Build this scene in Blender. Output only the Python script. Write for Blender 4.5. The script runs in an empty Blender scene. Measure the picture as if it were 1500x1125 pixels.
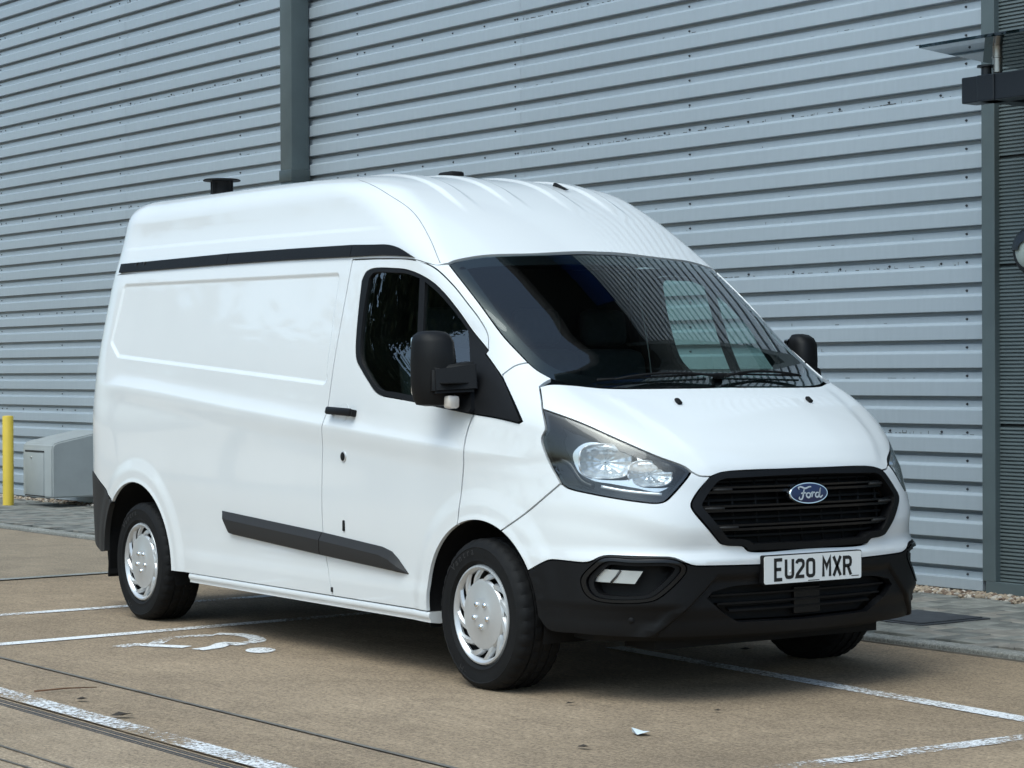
import bpy, bmesh, math, random
import numpy as np
from mathutils import Vector, Matrix
from mathutils.geometry import delaunay_2d_cdt
random.seed(7); rng = np.random.default_rng(7)
R = math.radians
scene = bpy.context.scene
col = scene.collection

# ------------------------------------------------------------------ camera
cam_d = bpy.data.cameras.new('camera')
cam_d.sensor_width = 36.0
cam_d.lens = 79.02
cam_d.clip_start = 0.1
cam_d.clip_end = 600
cam = bpy.data.objects.new('camera', cam_d)
col.objects.link(cam)
YAW, PITCH, ROLL = R(145.707), R(-0.2758), R(-0.234)
_f = Vector((math.cos(YAW) * math.cos(PITCH), math.sin(YAW) * math.cos(PITCH), math.sin(PITCH)))
_r = Vector((math.sin(YAW), -math.cos(YAW), 0)); _u = _r.cross(_f)
_r2 = _r * math.cos(ROLL) + _u * math.sin(ROLL); _u2 = _u * math.cos(ROLL) - _r * math.sin(ROLL)
cam.matrix_world = Matrix(((_r2.x, _u2.x, -_f.x, 7.780), (_r2.y, _u2.y, -_f.y, -6.114),
                           (_r2.z, _u2.z, -_f.z, 1.308), (0, 0, 0, 1)))
scene.camera = cam

# ------------------------------------------------------------------ light
SUN_EL, SUN_AZ = R(60), R(-72)          # azimuth: direction towards the sun, from +x
w = bpy.data.worlds.new('World'); scene.world = w; w.use_nodes = True
nt = w.node_tree; nt.nodes.clear()
sky = nt.nodes.new('ShaderNodeTexSky'); sky.sky_type = 'NISHITA'; sky.sun_disc = False
sky.sun_elevation = SUN_EL; sky.sun_rotation = math.pi / 2 - SUN_AZ
sky.air_density = 1.0; sky.dust_density = 4.0; sky.ozone_density = 2.0
hsv = nt.nodes.new('ShaderNodeHueSaturation'); hsv.inputs['Saturation'].default_value = 0.85
tint = nt.nodes.new('ShaderNodeVectorMath'); tint.operation = 'MULTIPLY'; tint.inputs[1].default_value = (.84, 1.0, 1.03)      # cool overcast cast
bg = nt.nodes.new('ShaderNodeBackground'); bg.inputs['Strength'].default_value = 0.15
out = nt.nodes.new('ShaderNodeOutputWorld')
nt.links.new(sky.outputs[0], hsv.inputs['Color']); nt.links.new(hsv.outputs[0], tint.inputs[0]); nt.links.new(tint.outputs[0], bg.inputs['Color'])
nt.links.new(bg.outputs[0], out.inputs['Surface'])
sun_d = bpy.data.lights.new('sun', 'SUN'); sun_d.energy = .6; sun_d.angle = R(40); sun_d.color = (.96, 1, .99)
sun = bpy.data.objects.new('sun', sun_d); col.objects.link(sun)
_sd = Vector((math.cos(SUN_EL) * math.cos(SUN_AZ), math.cos(SUN_EL) * math.sin(SUN_AZ), math.sin(SUN_EL)))
sun.rotation_euler = (-_sd).to_track_quat('-Z', 'Y').to_euler()
vs = scene.view_settings
vs.view_transform = 'Standard'; vs.look = 'None'; vs.exposure = 0.50; vs.gamma = 1.0; vs.use_curve_mapping = False

# ------------------------------------------------------------------ materials
def mat(name, base, rough=.5, metal=0., spec=.5, coat=0., var=0., vscale=8., bump=0., bscale=60., var2=None, emit=None):
    m = bpy.data.materials.new(name); m.use_nodes = True
    n = m.node_tree; p = n.nodes['Principled BSDF']
    p.inputs['Base Color'].default_value = (*base, 1); p.inputs['Roughness'].default_value = rough
    p.inputs['Metallic'].default_value = metal; p.inputs['Specular IOR Level'].default_value = spec
    p.inputs['Coat Weight'].default_value = coat; p.inputs['Coat Roughness'].default_value = .03
    tc = n.nodes.new('ShaderNodeTexCoord')
    if var:
        no = n.nodes.new('ShaderNodeTexNoise'); no.inputs['Scale'].default_value = vscale; no.inputs['Detail'].default_value = 6
        cr = n.nodes.new('ShaderNodeMapRange'); cr.inputs['From Min'].default_value = .3; cr.inputs['From Max'].default_value = .7
        cr.inputs['To Min'].default_value = 1 - var; cr.inputs['To Max'].default_value = 1 + var
        mx = n.nodes.new('ShaderNodeVectorMath'); mx.operation = 'SCALE'; mx.inputs[0].default_value = base
        n.links.new(tc.outputs['Object'], no.inputs['Vector']); n.links.new(no.outputs['Fac'], cr.inputs['Value'])
        n.links.new(cr.outputs[0], mx.inputs['Scale']); n.links.new(mx.outputs[0], p.inputs['Base Color'])
    if bump:
        nb = n.nodes.new('ShaderNodeTexNoise'); nb.inputs['Scale'].default_value = bscale; nb.inputs['Detail'].default_value = 4
        b = n.nodes.new('ShaderNodeBump'); b.inputs['Strength'].default_value = bump; b.inputs['Distance'].default_value = .004
        n.links.new(tc.outputs['Object'], nb.inputs['Vector']); n.links.new(nb.outputs['Fac'], b.inputs['Height'])
        n.links.new(b.outputs[0], p.inputs['Normal'])
    if emit:
        p.inputs['Emission Color'].default_value = (*emit[0], 1); p.inputs['Emission Strength'].default_value = emit[1]
    return m
def glass_mat(name, tint, rough=0.0, refl=1.0):
    """thin pane: clear tint plus fresnel mirror"""
    m = bpy.data.materials.new(name); m.use_nodes = True; n = m.node_tree; n.nodes.clear()
    o = n.nodes.new('ShaderNodeOutputMaterial'); t = n.nodes.new('ShaderNodeBsdfTransparent'); t.inputs[0].default_value = (*tint, 1)
    g = n.nodes.new('ShaderNodeBsdfGlossy'); g.inputs['Roughness'].default_value = rough
    ge = n.nodes.new('ShaderNodeNewGeometry'); dt = n.nodes.new('ShaderNodeVectorMath'); dt.operation = 'DOT_PRODUCT'
    n.links.new(ge.outputs['Normal'], dt.inputs[0]); n.links.new(ge.outputs['Incoming'], dt.inputs[1])
    def mth(op, a, b=None, clamp=False):
        q = n.nodes.new('ShaderNodeMath'); q.operation = op; q.use_clamp = clamp
        for i_, v in enumerate((a, b)):
            if v is None: continue
            if hasattr(v, 'links'): n.links.new(v, q.inputs[i_])
            else: q.inputs[i_].default_value = v
        return q.outputs[0]
    c5 = mth('POWER', mth('SUBTRACT', 1.0, mth('ABSOLUTE', dt.outputs['Value'])), 5.0)
    fac = mth('MULTIPLY', mth('ADD', mth('MULTIPLY', c5, .957), .043), 1.85 * refl, True)      # two faces of the pane
    mx = n.nodes.new('ShaderNodeMixShader')
    n.links.new(fac, mx.inputs[0]); n.links.new(t.outputs[0], mx.inputs[1])
    n.links.new(g.outputs[0], mx.inputs[2]); n.links.new(mx.outputs[0], o.inputs['Surface'])
    return m
M = {}
M['paint'] = mat('white_paint', (.77, .785, .79), .55, spec=.15, coat=1.0, var=.012, vscale=2.5)
M['paint'].node_tree.nodes['Principled BSDF'].inputs['Coat IOR'].default_value = 1.62
M['trim'] = mat('black_trim', (.0045, .0045, .0052), .52, spec=.24, bump=.15, bscale=500, var=.15, vscale=5)
M['trim_dark'] = mat('dark_trim', (.006, .006, .0065), .7, spec=.25)
M['trim_grey'] = mat('grey_trim', (.022, .021, .021), .6, spec=.4, bump=.15, bscale=500)
M['gloss_black'] = mat('gloss_black', (.004, .004, .005), .22, spec=.4)
M['lining'] = mat('inner_lining', (.012, .012, .013), .9, spec=.2)
M['rubber'] = mat('tyre_rubber', (.0065, .0065, .007), .72, spec=.25, var=.25, vscale=14, bump=.2, bscale=200)
M['silver'] = mat('silver_hubcap', (.60, .61, .62), .30, metal=.45, coat=.4, var=.06, vscale=9)
M['chrome'] = mat('chrome', (.85, .86, .87), .12, metal=1)
M['steel_dark'] = mat('dark_steel', (.02, .02, .02), .6, metal=.4)
M['letter'] = mat('raised_rubber', (.022, .022, .024), .55)
M['lamp_house'] = mat('lamp_housing', (.045, .05, .055), .35, metal=.3)
M['ws_glass'] = glass_mat('windscreen_glass', (.70, .84, .80), refl=1.0)
M['side_glass'] = glass_mat('side_glass', (.62, .80, .76), refl=2.0)
M['lens'] = glass_mat('lamp_lens', (.93, .95, .96), refl=1.1)
M['plate'] = mat('plate_white', (.80, .80, .78), .35)
M['ink'] = mat('plate_ink', (.01, .01, .01), .4)
M['badge_blue'] = mat('badge_blue', (.004, .012, .065), .3, coat=.4)
M['seam'] = mat('seam_shade_grey', (.26, .27, .28), .6)  # grey of white paint in shade, coloured onto the roof joint
M['amber'] = mat('clear_indicator', (.62, .56, .50), .15, coat=1)
M['seat'] = mat('seat_cloth', (.015, .016, .020), .9, var=.3, vscale=30)
M['bulb'] = mat('frosted_reflector', (.80, .83, .85), .18, metal=.55, coat=.8)

# ------------------------------------------------------------------ object helpers
def link(name, me, parent=None, mats=()):
    o = bpy.data.objects.new(name, me); col.objects.link(o)
    for m in mats: me.materials.append(m)
    if parent is not None: o.parent = parent
    return o
def tag(o, label=None, cat=None, group=None, kind=None):
    if label: o['label'] = label
    if cat: o['category'] = cat
    if group: o['group'] = group
    if kind: o['kind'] = kind
    return o
def empty(name, loc=(0, 0, 0), rz=0, parent=None):
    o = bpy.data.objects.new(name, None); col.objects.link(o); o.location = loc; o.rotation_euler = (0, 0, rz)
    o.empty_display_size = .1
    if parent is not None: o.parent = parent
    return o
class MB:
    """collects shapes into one bmesh"""
    def __init__(s): s.bm = bmesh.new()
    def box(s, c, size, bev=0., rot=None, seg=2, mi=0):
        r = bmesh.ops.create_cube(s.bm, size=1.0); vs_ = r['verts']
        bmesh.ops.scale(s.bm, vec=size, verts=vs_)
        if bev:
            ed = list({e for v in vs_ for e in v.link_edges})
            rr = bmesh.ops.bevel(s.bm, geom=ed, offset=bev, segments=seg, affect='EDGES', profile=.5)
            vs_ = [v for v in rr['verts']]
            vs_ = list({v for f in rr['faces'] for v in f.verts} | set(vs_))
            # every vertex connected to the bevelled box
            st = list(vs_); seen = set(vs_)
            while st:
                v = st.pop()
                for e in v.link_edges:
                    ov = e.other_vert(v)
                    if ov not in seen: seen.add(ov); st.append(ov)
            vs_ = list(seen)
        m = Matrix.Translation(c) @ (rot.to_4x4() if rot else Matrix())
        bmesh.ops.transform(s.bm, matrix=m, verts=vs_)
        if mi:
            for f in {f for v in vs_ for f in v.link_faces}: f.material_index = mi
        return s
    def poly(s, pts, faces, mi=0, smooth=False):
        vs_ = [s.bm.verts.new(p) for p in pts]
        for f in faces:
            try:
                ff = s.bm.faces.new([vs_[i] for i in f]); ff.material_index = mi; ff.smooth = smooth
            except ValueError: pass
        return s
    def prism(s, loop, a, b, mi=0):
        """loop of 3d points extruded from offset a to offset b (vectors)"""
        n = len(loop); a = Vector(a); b = Vector(b)
        pts = [Vector(p) + a for p in loop] + [Vector(p) + b for p in loop]
        fs = [tuple(range(n - 1, -1, -1)), tuple(range(n, 2 * n))] + [(i, (i + 1) % n, n + (i + 1) % n, n + i) for i in range(n)]
        return s.poly(pts, fs, mi)
    def tube(s, pts, rad, n=8, cap=True, smooth=True, mi=0):
        pts = [Vector(p) for p in pts]; rad = rad if hasattr(rad, '__len__') else [rad] * len(pts)
        V = []; F_ = []
        up = Vector((0, 0, 1))
        for i, p in enumerate(pts):
            d = (pts[min(i + 1, len(pts) - 1)] - pts[max(i - 1, 0)]).normalized()
            u = d.cross(up) if abs(d.z) < .95 else d.cross(Vector((1, 0, 0)))
            u.normalize(); v = d.cross(u)
            for k in range(n):
                a = 2 * math.pi * k / n; V.append(p + (u * math.cos(a) + v * math.sin(a)) * rad[i])
        for i in range(len(pts) - 1):
            for k in range(n):
                F_.append((i * n + k, i * n + (k + 1) % n, (i + 1) * n + (k + 1) % n, (i + 1) * n + k))
        b = len(s.bm.verts); s.poly(V, F_, mi, smooth)
        if cap:
            s.bm.verts.ensure_lookup_table()
            for q in (range(n - 1, -1, -1), range((len(pts) - 1) * n, len(pts) * n)):
                s.bm.faces.new([s.bm.verts[b + k] for k in q]).material_index = mi
        return s
    def lathe(s, prof, n=48, M4=None, mi=0, smooth=True, ang=2 * math.pi):
        """prof: (r, h) pairs turned about local z"""
        V = []; F_ = []; m = len(prof); full = abs(ang - 2 * math.pi) < 1e-6; nn = n if full else n + 1
        for k in range(nn):
            a = ang * k / n
            for r_, h in prof:
                p = Vector((r_ * math.cos(a), r_ * math.sin(a), h)); V.append(M4 @ p if M4 else p)
        for k in range(n):
            k2 = (k + 1) % nn
            for j in range(m - 1): F_.append((k * m + j, k2 * m + j, k2 * m + j + 1, k * m + j + 1))
        return s.poly(V, F_, mi, smooth)
    def build(s, name, mats, parent=None, smooth=None, autosmooth=None):
        if not isinstance(mats, (list, tuple)): mats = [mats]
        bmesh.ops.remove_doubles(s.bm, verts=s.bm.verts[:], dist=1e-5)
        bmesh.ops.recalc_face_normals(s.bm, faces=s.bm.faces[:])
        me = bpy.data.meshes.new(name); s.bm.to_mesh(me); s.bm.free()
        if smooth is not None:
            for p in me.polygons: p.use_smooth = smooth
        if autosmooth:
            for p in me.polygons: p.use_smooth = True
            me.set_sharp_from_angle(angle=R(autosmooth))
        return link(name, me, parent, mats)
def copy_tree(o, parent=None):
    c_ = o.copy(); col.objects.link(c_)
    if parent is not None: c_.parent = parent
    for ch in o.children: copy_tree(ch, c_)
    return c_
def ribbon(strokes, wd):
    """flat strokes: list of (points, closed) -> list of quads in 2d"""
    quads = []
    for pts, closed in strokes:
        P = [np.array(p, float) for p in pts]; n = len(P); L = []; Rr = []
        for i in range(n):
            if closed: a, b, c_ = P[i - 1], P[i], P[(i + 1) % n]
            else: a, b, c_ = P[max(i - 1, 0)], P[i], P[min(i + 1, n - 1)]
            d1 = b - a if np.linalg.norm(b - a) > 1e-9 else c_ - b; d2 = c_ - b if np.linalg.norm(c_ - b) > 1e-9 else b - a
            d1 = d1 / np.linalg.norm(d1); d2 = d2 / np.linalg.norm(d2)
            n1 = np.array((-d1[1], d1[0])); n2 = np.array((-d2[1], d2[0])); m = n1 + n2; m = m / max(np.linalg.norm(m), 1e-6)
            k = 1 / max(m @ n1, .45); ww = wd(i / max(n - 1, 1)) if callable(wd) else wd
            L.append(b + m * k * ww / 2); Rr.append(b - m * k * ww / 2)
        for i in range(n if closed else n - 1):
            j = (i + 1) % n; quads.append((L[i], L[j], Rr[j], Rr[i]))
    return quads

# ------------------------------------------------------------------ van body surface
def spl(xs, ys):
    """natural cubic spline, straight beyond its ends"""
    xs = np.array(xs, float); ys = np.array(ys, float); n = len(xs); h = np.diff(xs)
    A = np.zeros((n, n)); r = np.zeros(n); A[0, 0] = A[-1, -1] = 1
    for i in range(1, n - 1):
        A[i, i - 1] = h[i - 1]; A[i, i] = 2 * (h[i - 1] + h[i]); A[i, i + 1] = h[i]
        r[i] = 6 * ((ys[i + 1] - ys[i]) / h[i] - (ys[i] - ys[i - 1]) / h[i - 1])
    m = np.linalg.solve(A, r)
    s0 = (ys[1] - ys[0]) / h[0] - h[0] * m[1] / 6; s1 = (ys[-1] - ys[-2]) / h[-1] + h[-1] * m[-2] / 6
    def f(x):
        x = np.asarray(x, float); i = np.clip(np.searchsorted(xs, x) - 1, 0, n - 2)
        a = xs[i + 1] - x; b = x - xs[i]; hh = h[i]
        v = m[i] * a ** 3 / (6 * hh) + m[i + 1] * b ** 3 / (6 * hh) + (ys[i] / hh - m[i] * hh / 6) * a + (ys[i + 1] / hh - m[i + 1] * hh / 6) * b
        v = np.where(x < xs[0], ys[0] + s0 * (x - xs[0]), v)
        return np.where(x > xs[-1], ys[-1] + s1 * (x - xs[-1]), v)
    return f
def sst(a, b, x):
    t = np.clip((x - a) / (b - a), 0, 1); return t * t * (3 - 2 * t)
def smax(a, b, k):
    h = np.maximum(k - np.abs(a - b), 0) / k; return np.maximum(a, b) + h * h * k / 4
W_ = spl([.15, .22, .30, .40, .55, .75, .95, 1.06, 1.12, 1.20, 1.35, 1.55, 1.75, 1.85, 1.95, 2.1, 2.25, 2.4],
         [.9322, .9480, .9550, .9590, .9660, .9740, .9755, .9750, .9712, .9631, .9434, .9049, .8633, .8414, .8130, .7764, .7464, .7049])
XF_ = spl([.15, .24, .32, .42, .52, .61, .70, .78, .85, .91, .95, 1.0, 1.05, 1.10, 1.15, 1.20, 1.25, 1.30, 1.4, 1.5, 1.6, 1.7, 1.8, 1.86, 1.95, 2.05, 2.15, 2.3, 2.45],
          [.8171, .9129, .9400, .9430, .9430, .9510, .9530, .9421, .9292, .9140, .8843, .8407, .7761, .6965, .6083, .5175, .4324, .3439, .2045, .0640, -.0785, -.2245, -.3755, -.4710, -.6190, -.7987, -1.0086, -1.3755, -1.7541])
A2_ = spl([.15, .6, .8, .95, 1.1, 1.2, 1.27, 1.35, 1.5, 1.7, 1.85, 2.1, 2.4], [.1114, .0881, .0945, .1143, .1233, .200, .300, .333, .338, .336, .325, .2075, .068])
A4_ = spl([.15, .6, .8, .95, 1.1, 1.2, 1.27, 1.35, 1.5, 1.7, 1.85, 2.1, 2.4], [.2514, .3107, .3703, .3962, .2329, .075, -.015, -.043, -.048, -.028, -.002, .0595, .0185])
XR_ = spl([.2, .5, .8, 1.1, 1.5, 1.85, 2.1, 2.3], [-4.2531, -4.2595, -4.2560, -4.2593, -4.2620, -4.249, -4.225, -4.205])
ZR_ = spl([-4.4, -3.9, -3.0, -2.2, -1.6, -1.0, 0], [2.3004, 2.2946, 2.2903, 2.2844, 2.2750, 2.2620, 2.2133])
KC_ = spl([.2, .5, .8, 1.0, 1.15, 1.3, 1.5, 1.9, 2.1, 2.4], [.283, .3103, .3458, .2999, .1754, .0915, .0705, .0836, .1389, .2112])
ZSW_ = spl([-3.9, -3.6, -2.4, -1.307, -.7, -.137, .4], [1.262, 1.249, 1.158, 1.074, 1.029, .987, .95])
def poly_sd(x, z, P, rnd=0.):
    """signed distance to a polygon, negative inside"""
    d = np.full(np.shape(x), 1e9); ins = np.zeros(np.shape(x), bool); n = len(P)
    for i in range(n):
        ax, az = P[i]; bx, bz = P[(i + 1) % n]; ex, ez = bx - ax, bz - az
        t = np.clip(((x - ax) * ex + (z - az) * ez) / (ex * ex + ez * ez), 0, 1)
        d = np.minimum(d, np.hypot(x - ax - t * ex, z - az - t * ez))
        c_ = ((az > z) != (bz > z)) & (x < (bx - ax) * (z - az) / (bz - az + 1e-12) + ax); ins ^= c_
    return np.where(ins, -d, d) - rnd
PANEL = [(-3.75, 1.78), (-1.40, 1.75), (-1.365, 1.30), (-1.36, 1.29), (-3.68, 1.435), (-3.78, 1.50)]
ZUP_ = spl([-3.9, -2.4, -1.0], [1.998, 1.986, 1.967])
ARCHES = ((-.015, .312, .385), (-3.33, .312, .417))
FEAT = True
YL0 = .515
def yside(x, z):
    w_ = W_(z)
    b = sst(.9, 1.5, z); xs = -1.25 + .55 * (1 - b); b2 = sst(1.0, 1.5, z)
    t = np.maximum(x - xs, 0); w_ = w_ - (.03 + .075 * b2) * t * t
    w_ = w_ - .02 * np.maximum(-3.4 - x, 0) ** 2
    if FEAT:
        dz = z - ZSW_(x); fade = sst(-3.95, -3.55, x) * (1 - sst(.0, .45, x))
        t_ = np.clip(dz / .095, 0, 1); w_ = w_ + fade * (.008 - .018 * (1 - (1 - t_) ** 2) - .009 * sst(.0, -.11, dz) * (1 - sst(-.13, -.50, dz)))
        w_ = w_ - .009 * sst(-.004, -.026, poly_sd(x, z, PANEL, .04))
        w_ = w_ - .006 * sst(0, .022, z - ZUP_(x)) * (1 - sst(2.03, 2.20, z)) * sst(-3.95, -3.70, x) * (1 - sst(-1.30, -.98, x))
        for (cx, cz, r_) in ARCHES:
            d = np.hypot(x - cx, z - cz) - r_
            w_ = w_ + .012 * (1 - sst(.055, .14, d)) + .006 * (1 - sst(0, .03, d))
        # cove under the roof moulding, lower sill roll
        w_ = w_ + .006 * sst(.42, .36, z) * sst(-2.9, -2.6, x) * (1 - sst(-.45, -.3, x))
    return w_
def F(x, y, z):
    yo = np.abs(y); ya = np.minimum(yo, 1.1)
    x0 = XF_(z); a2 = A2_(z); a4 = A4_(z)
    xf = x0 - a2 * ya ** 2 - a4 * ya ** 4
    s = (XF_(z + .004) - XF_(z - .004)) / .008; g = 2 * a2 * ya + 4 * a4 * ya ** 3
    nrm = np.sqrt(1 + s * s + g * g)
    ff = (x - xf) / nrm
    if FEAT:
        yc = .47 + (z - .89) * .52                       # bonnet creases
        bn = sst(.90, .95, z) * (1 - sst(1.20, 1.26, z))
        ff = ff - .011 * bn * (1 - sst(yc - .05, yc + .04, ya)) + .004 * bn * sst(yc - .35, yc - .02, ya) * (1 - sst(yc - .02, yc + .04, ya))
        # fold running from the lamp to the grille corner and out along the white bumper
        zf = .86 - .11 * sst(.9, .56, ya)
        bf = sst(.56, .62, z) * (1 - sst(.88, .92, z))
        ff = ff + .016 * bf * sst(-.01, .10, zf - .06 - z) * sst(.36, .50, ya) * (1 - sst(.0, .12, .62 - z))
        ff = ff - .012 * sst(.60, .56, z) * (1 - sst(.38, .33, z))      # bumper face stands proud of the white cover
        yl = YL0 + (.46 - z) * 1.0                                       # centre of the bumper set back behind slanting creases
        ff = ff + .016 * sst(0, .022, yl - ya) * sst(.51, .48, z)
        ff = ff + .014 * sst(.400, .368, z) * sst(0, .06, ya - yl)      # ledge below the fog lamps
    fs = yo - yside(x, z)
    fr = XR_(z) + .06 * ya ** 2 - x
    zr = ZR_(x) - .0267 * ya ** 2 - .0076 * ya ** 4
    if FEAT:
        rb = (1 - sst(-1.10, -.80, x)) * sst(-4.1, -3.9, x)
        for yc in (.16, .43):
            q = .010 * sst(.062, .030, np.abs(ya - yc))
            zr = zr + q * rb; ff = ff - q * rb * sst(1.95, 2.02, z)
    ft = z - zr
    f = smax(fs, ff, KC_(z))
    f = smax(f, fr, .3984)
    return smax(f, ft, .1276 - .03 * sst(-2.0, -.9, x))
def gradF(P, e=1.2e-3):
    x, y, z = P[:, 0], P[:, 1], P[:, 2]
    g = np.stack([F(x + e, y, z) - F(x - e, y, z), F(x, y + e, z) - F(x, y - e, z), F(x, y, z + e) - F(x, y, z - e)], 1)
    return g / np.linalg.norm(g, axis=1, keepdims=True)
X0, RF, X1, RR, ZC = -1.0, 1.2, -3.7, .9, 1.2
SC = X0 + math.pi / 2 * RF; SRC = X1 - math.pi / 2 * RR
def to_s(P):
    """girth coordinate: x along the flank, turning round the nose and the tail; second coordinate is height"""
    P = np.atleast_2d(np.array(P, float)); x, y = P[:, 0], P[:, 1]
    s = np.where(x > X0, X0 + np.arctan2(x - X0, -y) * RF, x)
    s = np.where(x < X1, X1 - np.arctan2(X1 - x, -y) * RR, s)
    s = np.where((y > 0) & (x >= X1) & (x <= X0), X1 - math.pi * RR - (x - X1), s)
    return np.stack([s, P[:, 2]], 1)
def ray_s(q):
    s, z = q[:, 0], q[:, 1]
    th = np.clip((s - X0) / RF, 0, math.pi); ph = np.clip((X1 - s) / RR, 0, math.pi)
    fr = s > X0; re = s < X1
    ox = np.where(fr, X0 - np.maximum((s - X0) / RF - math.pi, 0) * RF, np.where(re, X1 + np.maximum((X1 - s) / RR - math.pi, 0) * RR, s))
    dx = np.where(fr, np.sin(th), np.where(re, -np.sin(ph), 0)); dy = np.where(fr, -np.cos(th), np.where(re, -np.cos(ph), -1))
    return np.stack([ox, 0 * z, z], 1), np.stack([dx, dy, 0 * z], 1), 1.0 + .8 * np.abs(dx)
def to_r(P):
    P = np.atleast_2d(np.array(P, float)); x, y, z = P.T
    rho = np.hypot(y, z - ZC)
    return np.stack([np.where(x < X1, X1 - np.arctan2(X1 - x, rho) * RR, x), np.arctan2(y, z - ZC)], 1)
def ray_r(q):
    t, p = q[:, 0], q[:, 1]; ps = np.maximum((X1 - t) / RR, 0)
    return np.stack([np.maximum(t, X1), 0 * t, 0 * t + ZC], 1), np.stack([-np.sin(ps), np.cos(ps) * np.sin(p), np.cos(ps) * np.cos(p)], 1), 0 * t + .95
DOM = {'s': (to_s, ray_s), 'r': (to_r, ray_r)}
def surf(q, dom='s'):
    O, D, r = DOM[dom][1](q); r = np.array(r) * np.ones(len(q)); lo = np.full(len(q), .2); hi = np.full(len(q), 2.4)
    for _ in range(34):
        m = (lo + hi) / 2; P = O + D * m[:, None]; f = F(P[:, 0], P[:, 1], P[:, 2])
        lo = np.where(f < 0, m, lo); hi = np.where(f < 0, hi, m)
        if _ == 6:
            break
    r = (lo + hi) / 2
    for _ in range(5):
        P = O + D * r[:, None]; f = F(P[:, 0], P[:, 1], P[:, 2]); P2 = P + D * 1e-3
        df = (F(P2[:, 0], P2[:, 1], P2[:, 2]) - f) / 1e-3
        r = r - np.clip(f / np.maximum(df, .15), -.03, .03)
    P = O + D * r[:, None]
    return P, gradF(P)
def crv(P, closed=False, step=.02):
    """smooth curve through points, resampled"""
    P = np.array(P, float); n = len(P)
    if n == 2 and not closed:
        m = max(int(np.linalg.norm(P[1] - P[0]) / step), 1); return P[0] + (P[1] - P[0]) * np.linspace(0, 1, m + 1)[:, None]
    out = []
    idx = range(n if closed else n - 1)
    for i in idx:
        p0 = P[i - 1] if (closed or i > 0) else 2 * P[0] - P[1]; p1 = P[i]; p2 = P[(i + 1) % n]
        p3 = P[(i + 2) % n] if (closed or i + 2 < n) else 2 * P[-1] - P[-2]
        d = [max(np.linalg.norm(b - a), 1e-5) ** .5 for a, b in ((p0, p1), (p1, p2), (p2, p3))]
        m1 = (p1 - p0) / d[0] - (p2 - p0) / (d[0] + d[1]) + (p2 - p1) / d[1]
        m2 = (p2 - p1) / d[1] - (p3 - p1) / (d[1] + d[2]) + (p3 - p2) / d[2]
        m1 *= d[1]; m2 *= d[1]
        k = max(int(math.ceil(np.linalg.norm(p2 - p1) / step)), 1)
        for j in range(k):
            t = j / k; out.append((2 * t ** 3 - 3 * t * t + 1) * p1 + (t ** 3 - 2 * t * t + t) * m1 + (-2 * t ** 3 + 3 * t * t) * p2 + (t ** 3 - t * t) * m2)
    if not closed: out.append(P[-1])
    return np.array(out)
def chain(*parts, step=.02):
    """join open curves end to end into a closed loop (3d points)"""
    out = []
    for p in parts:
        c_ = crv(p, step=step) if len(p) > 1 else np.array(p, float)
        if out and np.linalg.norm(out[-1] - c_[0]) < 2e-3: c_ = c_[1:]
        out += list(c_)
    if np.linalg.norm(out[0] - out[-1]) < 2e-3: out.pop()
    return np.array(out)
def arch_pts(i, a0, a1, n=26, dr=0.):
    cx, cz, r_ = ARCHES[i]; a = np.radians(np.linspace(a0, a1, n)); x = cx + (r_ + dr) * np.cos(a); z = cz + (r_ + dr) * np.sin(a)
    return np.stack([x, -yside(x, z) , z], 1)
def flip(P):
    P = np.array(P, float); return P * np.array((1, -1, 1))
def sym(P):
    """half loop from the centre line round to the centre line -> whole loop"""
    P = np.array(P, float); m = flip(P)[::-1]
    if abs(P[-1][1]) < 1e-6: m = m[1:]
    if abs(P[0][1]) < 1e-6: m = m[:-1]
    return np.concatenate([P, m])
def inside(pts, loop):
    x, y = pts[:, 0], pts[:, 1]; ins = np.zeros(len(pts), bool); n = len(loop)
    for i in range(n):
        ax, ay = loop[i]; bx, by = loop[(i + 1) % n]
        ins ^= ((ay > y) != (by > y)) & (x < (bx - ax) * (y - ay) / (by - ay + 1e-15) + ax)
    return ins
def shrink(L, d):
    """offset a closed 2d loop inwards by d"""
    if not d: return L
    L = np.array(L); n = len(L); a = np.roll(L, 1, 0); b = np.roll(L, -1, 0)
    area = .5 * np.sum(L[:, 0] * b[:, 1] - b[:, 0] * L[:, 1]); sg = 1 if area > 0 else -1
    e1 = L - a; e2 = b - L; e1 = e1 / np.maximum(np.linalg.norm(e1, axis=1, keepdims=True), 1e-9); e2 = e2 / np.maximum(np.linalg.norm(e2, axis=1, keepdims=True), 1e-9)
    n1 = np.stack([-e1[:, 1], e1[:, 0]], 1); n2 = np.stack([-e2[:, 1], e2[:, 0]], 1); m = n1 + n2
    m = m / np.maximum(np.linalg.norm(m, axis=1, keepdims=True), 1e-6); k = 1 / np.maximum((m * n1).sum(1), .5)
    return L + sg * d * m * k[:, None]
def loop_near(pts, loop, dist):
    n = len(loop); bad = np.zeros(len(pts), bool)
    for i in range(n):
        a = loop[i]; b = loop[(i + 1) % n]; e = b - a
        t = np.clip(((pts - a) @ e) / max(e @ e, 1e-12), 0, 1)
        bad |= np.linalg.norm(pts - a - t[:, None] * e, axis=1) < dist
    return bad
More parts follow.
